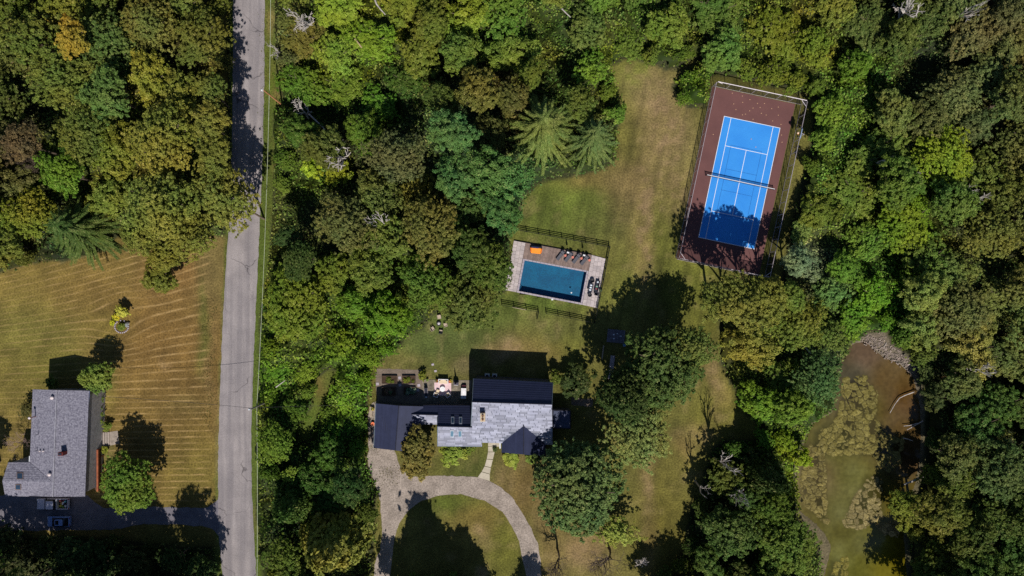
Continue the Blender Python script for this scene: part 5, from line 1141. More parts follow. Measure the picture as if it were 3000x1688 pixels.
ALB = np.array([1.42, 1.53, 1.22])
KINDS = {'broad': BROAD, 'tuft': TUFT, 'airy': AIRY, 'mound': MOUND, 'dense': DENSE, 'big': BIG, 'shrub': SHRUB, 'cone': CONE, 'spruce': SPRUCE}
def avoid_hard(x, y):
    """a trunk may not stand on road, court, pool or in the pond: push it off"""
    for poly in (ROAD, SLAB, [PL(-45, -55), PL(236, -55), PL(236, 100), PL(-45, 100)], POND):
        d = float(sdist(np.array([x]), np.array([y]), poly)[0])
        if d > -6:
            best = None
            for a in range(24):
                for q in (20, 40, 60, 80, 110):
                    nx_, ny_ = x + q * math.cos(a * .262), y + q * math.sin(a * .262)
                    if float(sdist(np.array([nx_]), np.array([ny_]), poly)[0]) < -8: best = min(best or (1e9,), (q, nx_, ny_)); break
            if best: x, y = best[1], best[2]
    return x, y
def tree(name, kind, px, py, r, h, col, label, cat='tree', group=None, zc=None, squash=None, rnd=random):
    """px, py: where the crown's middle shows in the photograph; r in pixels; h in metres"""
    R = r / SP * .93
    cone = kind in ('cone', 'spruce')
    ch = squash or (min(h * .8, R * 2.4) if cone else min(h * .46, R * .92))
    zc = zc if zc is not None else (h - ch if cone else h - ch)
    zview = h - ch * .55 if cone else zc + ch * .3
    P = W(px, py, zview); R *= (1 - zview / HC)
    gxp, gyp = P.x * SP + CX, CY - P.y * SP; tx, ty = avoid_hard(gxp, gyp) if cat == 'tree' else (gxp, gyp); T = W(tx, ty, 0)
    t = thing(name, label, cat, T, 0, group)
    col = np.clip(np.array(col, float) * .94 + np.array([96, 104, 50]) * .06, 0, 255); lin = s2l_np(col) * ALB
    me = rnd.choice(KINDS[kind]); c = link('crown', me, t)
    c.color = (lin[0], lin[1], lin[2], 1.0)
    c.location = (P.x - T.x, P.y - T.y, zc); c.rotation_euler = (0, 0, rnd.uniform(0, 6.28))
    an = 1 + (rnd.uniform(-.12, .16) if not cone else 0)
    c.scale = (R * an, R / an, ch * (1 if cone else 1.15))
    if h > 2.2:
        k = link('trunk', rnd.choice(TRUNK), t)
        if cone: k.scale = (min(R, 2.2) * .9, min(R, 2.2) * .9, h * .86)
        else: k.scale = (R * .85, R * .85, (zc + ch * .75))
        if (tx, ty) != (gxp, gyp):
            k.scale = (R * .5, R * .5, zc)
            dvec = Vector((P.x - T.x, P.y - T.y, 0)); k.rotation_euler = Vector((dvec.x, dvec.y, zc * 1.1)).to_track_quat('Z', 'Y').to_euler()
    return t
def bare(name, meshes, px, py, r, h, label, m_=None, zview=None, cat='dead tree', lean=0.0, rot=None):
    zv = zview if zview is not None else h * .75; P = W(px, py, zv); t = thing(name, label, cat, (P.x, P.y, 0)); c = link('branches', random.choice(meshes), t)
    c.scale = (r / SP, r / SP, h); c.rotation_euler = (lean, 0, rot if rot is not None else random.uniform(0, 6.28)); return t

# ---- trees that stand out by themselves
TREES = []   # (x, y, r) of every crown for spacing
def T(name, kind, px, py, r, h, col, label, **kw): TREES.append((px, py, r)); return tree(name, kind, px, py, r, h, col, label, **kw)
T('gold_tree', 'broad', 205, 108, 62, 16, (150, 122, 52), 'golden orange tree in the dense wood at the upper left')
T('rust_tree', 'broad', 45, 415, 72, 15, (88, 72, 58), 'dark rusty brown tree against the left edge of the photo')
T('broadleaf_tree', 'big', 470, 400, 120, 18, (120, 114, 54), 'very broad yellowish olive crown filling the wood left of the road')
T('broadleaf_tree', 'big', 455, 600, 128, 18, (116, 116, 58), 'broad pale olive crown just above the mown yard')
T('broadleaf_tree', 'big', 655, 575, 108, 16, (116, 114, 58), 'pale olive crown reaching out over the road edge')
T('broadleaf_tree', 'broad', 610, 350, 66, 17, (112, 106, 52), 'olive crown whose shade darkens the road')
T('broadleaf_tree', 'broad', 622, 450, 62, 16, (108, 104, 50), 'olive crown touching the road above the pale overhanging one')
T('broadleaf_tree', 'airy', 618, 255, 54, 16, (98, 100, 50), 'loose crown at the road edge high in the left wood')
T('broadleaf_tree', 'big', 545, 690, 84, 14, (112, 112, 54), 'olive crown filling the yard corner against the road')
T('broadleaf_tree', 'broad', 400, 700, 62, 13, (112, 108, 52), 'olive crown lobe between the pale crown and the yard')
T('broadleaf_tree', 'broad', 470, 748, 60, 10, (108, 106, 48), 'olive crown joining the hanging branch crown to the wood')
T('broadleaf_tree', 'broad', 462, 815, 60, 8, (100, 100, 44), 'olive branch crown hanging lowest over the mown yard', zc=4.2)
T('broadleaf_tree', 'broad', 170, 505, 74, 14, (88, 116, 42), 'bright green crown above the drooping spruce at the yard')
T('broadleaf_tree', 'broad', 300, 270, 84, 16, (84, 104, 58), 'cool green crown right of and below the golden tree')
T('spruce_tree', 'spruce', 215, 668, 128, 13, (70, 84, 44), 'dark drooping spruce at the top left of the mown yard')
T('spruce_tree', 'spruce', 1592, 372, 132, 18, (98, 108, 62), 'large star shaped spruce above the pool clearing')
T('spruce_tree', 'spruce', 1738, 404, 98, 16, (90, 102, 64), 'smaller grey topped spruce right of the large star shaped one')
T('broadleaf_tree', 'shrub', 1806, 330, 34, 6, (92, 112, 44), 'small green tree at the clearing edge beside the smaller spruce')
T('pine_tree', 'tuft', 1328, 385, 78, 18, (76, 106, 66), 'blue green pine with rounded tufts, uppermost of the pine group')
T('pine_tree', 'tuft', 1452, 505, 98, 18, (74, 104, 60), 'wide blue green pine left of the pool clearing')
T('pine_tree', 'tuft', 1330, 520, 74, 17, (72, 102, 62), 'blue green pine between the uppermost pine and the brown oak')
T('pine_tree', 'tuft', 1465, 620, 70, 16, (70, 100, 58), 'lowest blue green pine touching the pool fence corner')
T('broadleaf_tree', 'big', 1160, 455, 96, 17, (86, 88, 62), 'dull grey green crown between dead snag and pines')
T('oak_tree', 'big', 1262, 668, 104, 17, (104, 98, 54), 'broad brownish oak left of the swimming pool wood')
T('broadleaf_tree', 'big', 1010, 655, 104, 16, (96, 94, 58), 'grey olive crown with the white fallen snag on its right')
T('broadleaf_tree', 'broad', 1080, 790, 84, 14, (98, 104, 46), 'mixed olive crown below the grey olive one')
T('broadleaf_tree', 'dense', 860, 890, 124, 13, (96, 108, 38), 'big round crown with yellow tips at the road side')
T('yellow_tree', 'shrub', 910, 494, 38, 8, (150, 156, 48), 'small bright yellow tree beside the bare dead snag')
T('broadleaf_tree', 'shrub', 985, 500, 48, 9, (116, 124, 38), 'yellow green tree right of the small yellow one')
T('broadleaf_tree', 'big', 1250, 830, 96, 14, (84, 102, 42), 'green crown left of and below the pool')
T('broadleaf_tree', 'big', 1372, 880, 112, 13, (88, 94, 48), 'wide leafy crown over the lawn left of the pool')
T('broadleaf_tree', 'broad', 1440, 785, 82, 14, (74, 88, 38), 'dark green crown overlapping the left end of the pool')
T('broadleaf_tree', 'broad', 1380, 730, 70, 15, (66, 80, 38), 'very dark green crown left of the orange sofa')
T('maple_tree', 'dense', 1940, 1080, 148, 17, (74, 88, 50), 'huge dark green crown casting shade over the yard right of the house', squash=9.5)
T('broadleaf_tree', 'big', 2030, 1020, 80, 14, (104, 108, 58), 'sunlit crown on the right flank of the huge shade tree')
T('broadleaf_tree', 'big', 1875, 1270, 118, 12, (112, 118, 74), 'airy grey green crown with pale limbs below the huge shade tree')
T('maple_tree', 'dense', 1832, 1165, 96, 18, (62, 76, 44), 'dark crown between the huge shade tree and the house', squash=9)
T('linden_tree', 'dense', 1700, 1432, 164, 15, (86, 100, 64), 'massive dense dark green crown right of the circular drive', squash=8.5)
T('broadleaf_tree', 'airy', 1808, 1560, 66, 7, (138, 140, 72), 'small pale yellow green tree tucked below the massive crown')
T('crab_tree', 'broad', 1222, 1320, 66, 8, (116, 102, 60), 'rusty green ornamental tree beside the garage roof')
T('crab_tree', 'shrub', 1215, 1370, 44, 5, (112, 98, 58), 'low rust tinted tree spilling over the gravel below the ornamental one')
T('shrub', 'shrub', 1322, 1332, 42, 2.8, (132, 134, 58), 'pale yellow green shrub below the lower skylights', cat='shrub')
T('shrub', 'shrub', 1372, 1318, 22, 1.6, (98, 110, 46), 'small green shrub right of the pale one at the house front', cat='shrub')
T('shrub', 'shrub', 1500, 1344, 34, 1.3, (124, 130, 56), 'low grassy shrub below the charcoal gable', cat='shrub')
T('shrub', 'shrub', 1560, 1340, 26, 1.5, (104, 112, 50), 'low shrub at the shaded corner of the charcoal gable', cat='shrub')
T('broadleaf_tree', 'big', 2150, 885, 96, 19, (114, 110, 56), 'olive crown just below the court fence')
T('broadleaf_tree', 'broad', 2205, 1020, 84, 13, (120, 114, 54), 'yellow olive crown right of the narrow lawn strip')
T('broadleaf_tree', 'airy', 2205, 905, 74, 18, (110, 108, 54), 'loose crown between the two tall crowns below the court')
T('broadleaf_tree', 'broad', 2318, 868, 56, 16, (100, 110, 50), 'crown below the lower right corner of the court')
T('broadleaf_tree', 'broad', 2255, 872, 78, 18, (108, 106, 50), 'loose tall crown below the right end of the court')
T('broadleaf_tree', 'big', 2340, 945, 100, 13, (104, 108, 48), 'broad olive green crown left of the pond tip')
T('broadleaf_tree', 'big', 2400, 1110, 84, 12, (78, 100, 62), 'cool green crown on the left bank of the pond')
T('broadleaf_tree', 'broad', 2330, 1195, 70, 11, (92, 116, 44), 'fresh green crown where the pond widens')
T('broadleaf_tree', 'shrub', 2358, 1345, 32, 6, (128, 136, 34), 'small yellow green tree leaning over the pond bank')
T('broadleaf_tree', 'broad', 2235, 1180, 72, 9, (98, 122, 40), 'bright green crown at the right edge of the narrow lawn')
T('broadleaf_tree', 'airy', 2130, 1400, 66, 8, (84, 92, 44), 'thin half dead tree hung with bleached limbs')
T('broadleaf_tree', 'broad', 2140, 1560, 96, 12, (66, 84, 44), 'very dark crown right of the lower lawn')
T('broadleaf_tree', 'broad', 2080, 1655, 56, 9, (70, 88, 42), 'dark crown lowest beside the lower lawn')
T('broadleaf_tree', 'big', 2300, 1600, 112, 12, (88, 102, 44), 'green crown on the left bank low in the photo')
T('broadleaf_tree', 'cone', 2258, 1400, 74, 15, (52, 68, 38), 'tall dark pointed tree shading the pond bank')
T('broadleaf_tree', 'broad', 2655, 1490, 62, 6.5, (106, 110, 44), 'olive crown leaning over the right side of the pond')
T('conifer_tree', 'cone', 960, 1605, 124, 15, (120, 116, 60), 'yellow tipped drooping evergreen left of the circular drive')
T('conifer_tree', 'cone', 850, 1480, 86, 13, (62, 82, 40), 'dark evergreen between road and drooping evergreen')
T('broadleaf_tree', 'broad', 1020, 1430, 70, 13, (46, 68, 34), 'dark tree shading the left side of the gravel drive')
T('broadleaf_tree', 'airy', 845, 1390, 26, 9, (128, 146, 62), 'small sunlit crown poking out of the dark wood by the road')
T('broadleaf_tree', 'big', 800, 1300, 66, 10, (100, 120, 46), 'leafy green crown over the right edge of the lower road')
T('broadleaf_tree', 'broad', 278, 1108, 60, 7.5, (108, 122, 60), 'round tree with orange tips at the upper corner of the left house', zc=4)
T('broadleaf_tree', 'dense', 365, 1420, 98, 10.5, (92, 110, 44), 'round green tree in front of the left house', zc=5.5)
T('shrub', 'shrub', 357, 912, 24, 2.4, (158, 158, 74), 'pale green mounded shrub at the top of the island flower bed', cat='shrub')
T('shrub', 'shrub', 338, 928, 14, 1.4, (176, 166, 52), 'yellow flowering clump at the left of the island flower bed', cat='shrub')
T('shrub', 'shrub', 327, 946, 10, 1.0, (190, 176, 52), 'small yellow clump lowest at the island flower bed', cat='shrub')
T('shrub', 'shrub', 355, 957, 15, 1.0, (96, 104, 46), 'dark green clump inside the stone ring', cat='shrub')
T('shrub', 'shrub', 371, 952, 8, .8, (168, 160, 190), 'lilac flowering clump inside the stone ring', cat='shrub')
for i, (x, y, r, lb) in enumerate([(291, 1170, 13, 'uppermost'), (290, 1192, 12, 'second'), (291, 1214, 12, 'third'), (290, 1235, 12, 'fourth'), (312, 1250, 17, 'lowest and roundest')]):
    T('hedge_bush', 'shrub', x, y, r, 1.7, (104, 112, 52), lb + ' bush of the hedge along the left house wall', cat='bush', group='hedge bushes by the left house')
for x, y, r, lb in ((285, 1325, 14, 'low garden bush below the entry steps'), (305, 1318, 14, 'yellowish garden bush right below the entry steps'), (278, 1350, 10, 'small garden bush beside the red brown rail')):
    T('shrub', 'shrub', x, y, r, 1.2, (122, 122, 50), lb, cat='shrub')
T('shrub', 'shrub', 150, 1122, 24, 3.0, (78, 94, 46), 'dark bush in the shadow behind the left house', cat='shrub')
T('shrub', 'airy', 78, 1200, 30, 3.0, (86, 76, 48), 'thin brown bush touching the left wall of the left house', cat='shrub')
T('shrub', 'shrub', 1630, 1108, 26, 3.5, (80, 92, 40), 'leafy bush at the upper right corner of the slate house', cat='shrub')
T('shrub', 'shrub', 1238, 1102, 17, 1.6, (96, 104, 40), 'round bush where garden gravel meets the rear lawn', cat='shrub')
T('shrub', 'shrub', 1690, 1120, 60, 4.5, (52, 62, 34), 'dark bush mass in shade right of the slate house', cat='shrub')
T('shrub', 'shrub', 1450, 1318, 9, .9, (80, 90, 60), 'tiny dark bush beside the front walk', cat='shrub')
# off the lower edge: the tall trees whose shade falls into the picture
for x, y, r, h, k, lb in [(562, 1835, 46, 18, 'airy', 'loose tree below the photo dappling the lower road'), (462, 1835, 78, 23, 'broad', 'tall tree below the photo whose crown shades the yard corner'), (330, 1830, 90, 21, 'broad', 'tall tree below the photo shading the side drive'), (205, 1775, 80, 19, 'broad', 'tall tree below the photo shading the parked car'), (110, 1760, 80, 19, 'broad', 'tall tree below the photo shading the pickup truck'), (10, 1750, 80, 19, 'broad', 'tall tree below the photo at its left corner'), (-80, 1680, 80, 19, 'broad', 'tall tree off the lower left corner'), (420, 1960, 90, 20, 'broad', 'farther tall tree below the side drive'), (260, 1960, 90, 20, 'broad', 'farther tall tree below the parked cars'), (530, 1900, 70, 17, 'broad', 'tall tree below the photo beside the lower road'), (560, 1770, 56, 10, 'broad', 'low tree below the photo beside the lower road'), (420, 1760, 60, 11, 'broad', 'low tree below the photo under the side drive'),
                       (-85, 1380, 56, 10, 'broad', 'tree off the left edge beside the left house'), (1245, 1880, 150, 22, 'cone', 'tall pointed tree standing below the circular lawn'), (1375, 1880, 120, 17, 'cone', 'round tree below the circular lawn on its right'), (1130, 1830, 60, 14, 'broad', 'tree below the left gravel arm'), (1310, 1790, 80, 12, 'broad', 'low tree below the circular lawn'),
                       (1570, 1850, 60, 12, 'broad', 'tree below the right gravel arm'), (900, 1840, 90, 18, 'broad', 'tree below the drooping evergreen'), (2760, 1850, 100, 18, 'broad', 'tall tree off the lower edge right of the pond'), (2920, 1850, 110, 20, 'broad', 'tall tree off the lower right corner'), (2290, 1850, 100, 18, 'broad', 'tall tree off the lower edge right of the lower lawn')]:
    T('conifer_tree' if k == 'cone' else 'broadleaf_tree', k, x, y, r, h, (70, 88, 42), lb, squash=None if k == 'cone' else h * .42)
T('broadleaf_tree', 'dense', 872, 765, 64, 16, (58, 74, 38), 'added tall dark crown casting shade above the round yellow tipped crown')  # this crown and the next are added to shade the low roadside strip
T('broadleaf_tree', 'broad', 838, 690, 42, 12, (54, 70, 38), 'small dark crown added for shade by the road verge above the tall one')
# deep shade makers in view
for x, y, r, h, col, lb in [(960, 1335, 66, 8, (62, 88, 34), 'deep green crown left of the garage end'), (1560, 215, 46, 13, (88, 96, 40), 'olive crown below the dark hollow above the spruces'), (1400, 265, 78, 16, (94, 90, 46), 'brown olive crown above the blue green pines'), (1500, 285, 60, 15, (84, 80, 44), 'brown tinted crown left above the large spruce'), (1290, 285, 60, 13, (72, 84, 40), 'dark crown above the uppermost pine'),
                            (1700, 300, 56, 13, (84, 94, 44), 'olive crown above the smaller spruce'), (2240, 760 + 100, 40, 12, (112, 108, 54), 'small olive crown tight under the court fence'), (2350, 770, 62, 11, (112, 124, 104), 'silvery grey green bush crown at the lower right corner of the court')]:
    T('broadleaf_tree', 'broad', x, y, r, h, col, lb)
# dead and bare trees
bare('dead_tree', DEADM, 990, 425, 72, 13, 'bleached bare snag beside the small yellow tree', rot=.5)
bare('dead_tree', DEADM, 1122, 650, 58, 19.5, 'white forked dead limbs between two olive crowns', rot=2.0)
bare('dead_tree', DEADM, 2145, 1385, 56, 14, 'bleached dead limbs at the upper edge of the half dead tree', rot=1.0)
bare('dead_tree', DEADM, 2185, 1450, 44, 14, 'bleached forked limbs lowest on the half dead tree', rot=3.4)
bare('dead_tree', DEADM, 2068, 1442, 22, 10, 'small white forked limb nearest the lower lawn', rot=4.4)
bare('dead_tree', DEADM, 2795, 588, 34, 11, 'white dead limbs left of the two at the right edge wood')
bare('dead_tree', DEADM, 2868, 585, 48, 11, 'grey brush of dead twigs right of the white limbs')
bare('dead_tree', DEADM, 2665, 500, 52, 9, 'grey twigs poking from vines right of the court')
bare('dead_tree', DEADM, 2585, 468, 40, 9, 'pale twigs among vines nearest the court fence')
bare('dead_tree', DEADM, 2700, 20, 60, 13, 'bare grey tree at the top edge right of centre')
bare('dead_tree', DEADM, 2850, 15, 42, 14, 'white forked limbs at the top edge near the right corner')
bare('dead_tree', DEADM, 860, 30, 64, 10, 'grey bare tree arching at the top edge beside the road')
bare('dead_tree', DEADM, 798, 130, 40, 7, 'thin grey twigs reaching over the road edge')
bare('dead_tree', DEADM, 900, 40, 50, 10, 'second grey bare tree at the top edge')
bare('dead_tree', DEADM, 880, 330, 40, 8, 'thin bare tree below the brown utility pole')
bare('dead_tree', DEADM, 2850, 1090, 52, 11, 'dead branches fanning above the orange fallen trunk')
bare('bare_bush', TWIGM, 45, 1305, 52, 4.5, 'pinkish grey leafless bush beside the left house', cat='bush', zview=3)
bare('bare_tree', DARKM, 1640, 1650, 62, 9, 'dark leafless tree right of the lower gravel arm')
bare('bare_tree', DARKM, 1800, 1650, 78, 10, 'dark leafless tree below the small pale tree')
bare('bare_bush', DEADM, 1870, 1660, 34, 4, 'grey brushy bush beside the dark leafless tree', cat='bush', zview=3)
bare('bare_tree', DARKM, 60, 440, 60, 13.8, 'bare twigs showing in the dark rusty tree')
# fallen trunks and logs
def log(px, pts, z, r, m, lb, name='fallen_log'):
    mb = MB(); q = [W(x, y, 0) + Vector((0, 0, z)) if z < 1 else W(x, y, z) for x, y in pts]
    for i in range(len(q) - 1): mb.tube(q[i], q[i + 1], r * (1 - .6 * i / len(q)), r * (1 - .6 * (i + 1) / len(q)), n=6)
    return single(name, mb, m, lb, 'log', 'fallen logs and limbs', loc=q[0])
log(0, [(1097, -5), (1103, 12), (1115, 28), (1129, 43)], 8, .16, dead_mat, 'white leaning trunk at the top edge')
log(0, [(1646, 26), (1660, 40), (1672, 51)], 9, .12, dead_mat, 'thin white limb in the vines at the top')
log(0, [(2840, 1108), (2800, 1098), (2760, 1106)], 5, .26, mat('orange_log', rgb(190, 130, 84), .9), 'orange brown fallen trunk right of the pond')
log(0, [(2677, 1148), (2650, 1158), (2634, 1166), (2620, 1185), (2606, 1210)], .12, .11, dead_mat, 'long bent pale branch lying in the brown pond water')
log(0, [(2686, 1240), (2665, 1246), (2646, 1248)], .12, .09, dead_mat, 'upper pale branch reaching into the pond from the right bank')
log(0, [(2702, 1232), (2680, 1245), (2655, 1259)], .25, .1, dead_mat, 'lower pale branch crossing the right pond bank')
log(0, [(2645, 1283), (2662, 1287), (2674, 1292)], .1, .1, dead_mat, 'short straight pale stick in the pond near the right bank')
log(0, [(2700, 1390), (2660, 1408), (2640, 1416)], .9, .22, dead_mat, 'grey trunk reaching over the pond from the dark bank')
log(0, [(2660, 1066), (2690, 1080)], .2, .1, dead_mat, 'short white stick on the gravel shore')
log(0, [(2596, 1004), (2588, 1018)], .1, .08, dead_mat, 'tiny white stick on the gravel tip of the pond')
log(0, [(2355, 1014), (2376, 1036)], 4, .14, dead_mat, 'pale log in the leaves left of the pond tip')
log(0, [(2733, 1485), (2775, 1505)], 6, .14, dead_mat, 'pale limb in the dark wood right of the lower pond')
log(0, [(905, 335), (945, 372), (955, 385)], 5, .16, dead_mat, 'pale twisted limbs below the thin bare tree')
log(0, [(1040, 115), (1060, 140)], 5, .2, mat('tan_limb', rgb(186, 160, 130), .9), 'tan broken limb among vines right of the road')
log(0, [(808, 1135), (835, 1115)], 4, .1, dead_mat, 'pale straight limb in the leaves by the grass path')

# ------------------------------------------------------------------ the rest of the wood: one thing per crown
MARKS = [('the golden orange tree', 205, 108), ('the dark rusty tree', 45, 415), ('the upper left corner', 0, 0), ('the top of the road', 730, 0), ('the shaded road', 725, 330), ('the drooping yard spruce', 215, 668), ('the brown utility pole', 800, 285), ('the leaning white trunk', 1113, 20), ('the bleached snag', 990, 440), ('the forked limbs', 1118, 655), ('the uppermost pine', 1328, 385), ('the wide blue green pine', 1452, 505), ('the star shaped spruce', 1592, 362),
         ('the dark hollow in the wood', 1660, 125), ('the tip of the clearing', 2020, 180), ("the clearing's rounded top", 1860, 180), ("the court's top left corner", 2100, 240), ("the court's top right corner", 2362, 296), ('the basketball hoop', 2340, 405), ("the court's bottom right corner", 2256, 812), ('the dead limbs at the right', 2820, 590), ('the upper right corner', 3000, 0), ('the bare tree at the top edge', 2700, 20), ('the grey twigs in the vines', 2625, 485), ("the pond's gravel tip", 2570, 990), ('the orange fallen trunk', 2800, 1100), ('the branches in the pond', 2660, 1180),
         ('the grey trunk over the pond', 2680, 1400), ("the pond's lower end", 2550, 1688), ('the lower right corner', 3000, 1688), ('the half dead tree', 2130, 1410), ('the grass path', 940, 1180), ('the garage roof', 1110, 1250), ('the fire pit', 1286, 948), ('the grey utility pole', 735, 1200), ('the drooping evergreen', 960, 1605), ('the lower end of the road', 700, 1688), ('the parked car', 180, 1524), ('the yellow tipped crown', 860, 890), ('the huge shade tree', 1940, 1085), ('the lower left corner', 0, 1688), ('the top edge centre', 1500, 0), ('the right edge middle', 3000, 844)]
def colour_word(c):
    r, g, b = c
    if r > g + 3: return 'golden olive' if r > 120 else ('rusty olive' if r - g > 12 else 'brown olive')
    if b > .62 * g: return 'grey green'
    if g - r < 8: return 'light olive' if g > 104 else ('dull olive' if g > 86 else 'dark olive')
    if g > 112: return 'bright green'
    return 'leafy green' if g > 92 else 'dark green'
def direction(dx, dy):
    a = math.degrees(math.atan2(-dy, dx)) % 360
    return ['right of', 'upper right of', 'above', 'upper left of', 'left of', 'lower left of', 'below', 'lower right of'][int((a + 22.5) // 45) % 8]
def hzone(x, y):
    if x < 690 and y < 780: return 15, (62, 92)
    if x < 1200 and y < 360: return 6.5, (44, 74)
    if x < 1500 and y < 360: return 11, (50, 78)
    if y < 300 and x < 2080: return 7, (44, 76)
    if x < 2320 and y < 300: return 7.5, (44, 74)
    if 2260 < x < 2620 and y < 850: return 7, (44, 78)
    if x < 770 and y > 1480: return 9, (50, 80)
    if 770 < x < 1120 and 940 < y < 1330: return 4.5, (36, 60)
    if 780 < x < 960 and 520 < y < 800: return 4.5, (36, 56)
    if x >= 2620: return 11.5, (58, 96)
    return 11, (50, 80)
VOIDS = [(1292, 190, 40, 48), (1660, 128, 46, 40), (862, 610, 36, 62), (868, 740, 32, 50), (1135, 168, 26, 16), (975, 345, 24, 40), (1375, 210, 26, 26), (2475, 130, 22, 40), (2445, 225, 26, 22), (2672, 205, 30, 44), (2790, 190, 30, 26), (2562, 372, 28, 34), (2470, 490, 30, 50), (2700, 420, 30, 24), (2790, 690, 44, 50), (2640, 770, 40, 46), (2955, 760, 36, 22), (2840, 440, 30, 24), (2560, 640, 20, 16), (2760, 950, 26, 40), (2930, 1130, 34, 26), (985, 915, 22, 40), (2470, 1320, 5, 5), (830, 1360, 30, 26), (1165, 345, 34, 40), (60, 30, 18, 16), (350, 60, 26, 22), (560, 210, 24, 36), (140, 330, 20, 24), (30, 250, 20, 20), (1650, 260, 26, 30), (2200, 640, 4, 4)]
rf = random.Random(99); cand = []
def forest_mask(x, y, m):
    x = np.atleast_1d(np.array(x, float)); y = np.atleast_1d(np.array(y, float)); ok = np.ones(x.shape, bool)
    for poly in CLEAR: ok &= sdist(x, y, poly) < -m
    return ok
cx_ = np.array([rf.uniform(-130, 3130) for _ in range(26000)]); cy_ = np.array([rf.uniform(-120, 1800) for _ in range(26000)])
DPV = np.min([-sdist(cx_, cy_, p) for p in CLEAR], axis=0); DBV = -sdist(cx_, cy_, BANK); gap_ = DPV > 22; placed = []
PT = np.array(TREES)
px_l = list(PT[:, 0]); py_l = list(PT[:, 1]); pr_l = list(PT[:, 2])
for x, y, ok, dpoly, dbank in zip(cx_, cy_, gap_, DPV, DBV):
    if not ok: continue
    h, (r0, r1) = hzone(x, y); r = rf.uniform(r0, r1)
    r = min(r, max(24, (dpoly + 4) / 1.26))
    h = min(h, r / SP * 2.0 + 1.6)
    if any((x - a) ** 2 / (c * c) + (y - b) ** 2 / (d_ * d_) < (1 + .5 * r / min(c, d_)) ** 2 * .8 for a, b, c, d_ in VOIDS): continue
    if dbank < 90 and x > 2450: h = min(h, 6.5)
    if any((x - a) ** 2 + (y - b) ** 2 < ((.92 if h < 8 else .68) * (r + c)) ** 2 for a, b, c in zip(px_l, py_l, pr_l)): continue
    px_l.append(x); py_l.append(y); pr_l.append(r); placed.append((x, y, r, h * rf.uniform(.75, 1.3)))
fc = folcol([p[0] for p in placed], [p[1] for p in placed]); rec = []
for (x, y, r, h), c in zip(placed, fc):
    c = c * rf.uniform(.9, 1.1) + np.array([rf.uniform(-6, 7), rf.uniform(-3, 4), rf.uniform(-4, 5)])
    mk = min(MARKS, key=lambda m: (m[1] - x) ** 2 + (m[2] - y) ** 2); d = math.hypot(mk[1] - x, mk[2] - y)
    size = 'large' if r > 74 else ('small' if r < 48 else 'medium')
    key = (size, colour_word(c), direction(x - mk[1], y - mk[2]) if d > 30 else 'beside', mk[0]); rec.append((key, d, x, y, r, h, c))
from collections import defaultdict
grp = defaultdict(list)
for q in rec: grp[q[0]].append(q)
ordw = ['nearest', 'second nearest', 'third nearest', 'fourth nearest', 'fifth nearest', 'sixth nearest', 'seventh nearest', 'eighth nearest']
for key, lst in grp.items():
    lst.sort(key=lambda q: q[1])
    for i, (k, d, x, y, r, h, c) in enumerate(lst):
        vine = h < 8; lb = '%s %s %s %s %s' % (k[0], k[1], 'vine mound' if vine else 'tree', k[2], k[3])
        if len(lst) > 1: lb += ', ' + ordw[min(i, 7)]
        kind = rf.choice(['mound', 'mound', 'broad']) if vine else ('broad' if r > 50 else rf.choice(['broad', 'airy']))
        if r > 76 and not vine: kind = 'big'
        if rf.random() < .1: kind = 'airy'
        tree('vine_covered_tree' if vine else 'broadleaf_tree', kind, x, y, r * (1.28 if vine else 1.18), h, c, lb, rnd=rf, squash=h * .5 if vine else None)
print('trees', len(placed), 'special', len(TREES))

# ------------------------------------------------------------------ undergrowth: vines, brush and saplings nobody could count
step = .7; ux_ = np.arange(-112, 112, step); uy_ = np.arange(-68, 66, step); UX, UY = np.meshgrid(ux_, uy_)
upx = UX * SP + CX; upy = CY - UY * SP; dmin = np.full(UX.shape, 1e9)
for poly in CLEAR: dmin = np.minimum(dmin, -sdist(upx, upy, poly))
low = np.exp(-(((upx - 860) / 60) ** 2 + ((upy - 650) / 130) ** 2))
for a, b_, c, d_ in VOIDS: low = np.maximum(low, 1.3 * np.exp(-(((upx - a) / (c * 1.1)) ** 2 + ((upy - b_) / (d_ * 1.1)) ** 2)))
def under_h(px, py, d):
    lump = fnoise(px, py, 70, 201, 3); fine = fnoise(px, py, 22, 203, 2)
    h = .6 + 7.0 * np.clip(lump - .26, 0, 1) + 1.6 * fine
    return h * np.clip(d / 22, 0, 1) ** .6
UH = under_h(upx, upy, dmin) * (1 - .6 * low)
II = np.arange(UX.size).reshape(UX.shape)
qs = np.stack([II[:-1, :-1], II[:-1, 1:], II[1:, 1:], II[1:, :-1]], -1).reshape(-1, 4)
ok = (dmin.ravel()[qs] > 2).all(1); qs = qs[ok]; used = np.unique(qs); rem = np.full(UX.size, -1); rem[used] = np.arange(len(used))
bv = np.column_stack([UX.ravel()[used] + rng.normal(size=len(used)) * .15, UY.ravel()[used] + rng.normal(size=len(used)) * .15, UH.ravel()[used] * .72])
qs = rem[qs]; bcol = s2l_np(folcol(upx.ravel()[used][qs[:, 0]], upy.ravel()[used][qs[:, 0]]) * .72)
NL = 190000
lx = rng.uniform(-104, 104, NL * 3); ly = rng.uniform(-62, 60, NL * 3); lpx = lx * SP + CX; lpy = CY - ly * SP
ix = np.clip(((lx - ux_[0]) / step).astype(int), 0, len(ux_) - 1); iy = np.clip(((ly - uy_[0]) / step).astype(int), 0, len(uy_) - 1)
dl = dmin[iy, ix]; sel = np.where(dl + rng.normal(size=NL * 3) * 2.5 > 0)[0][:NL]
lx, ly, lpx, lpy, dl = lx[sel], ly[sel], lpx[sel], lpy[sel], dl[sel]; ix, iy = ix[sel], iy[sel]
hh = under_h(lpx, lpy, dl) * (1 - .6 * low[iy, ix]); n = len(lx)
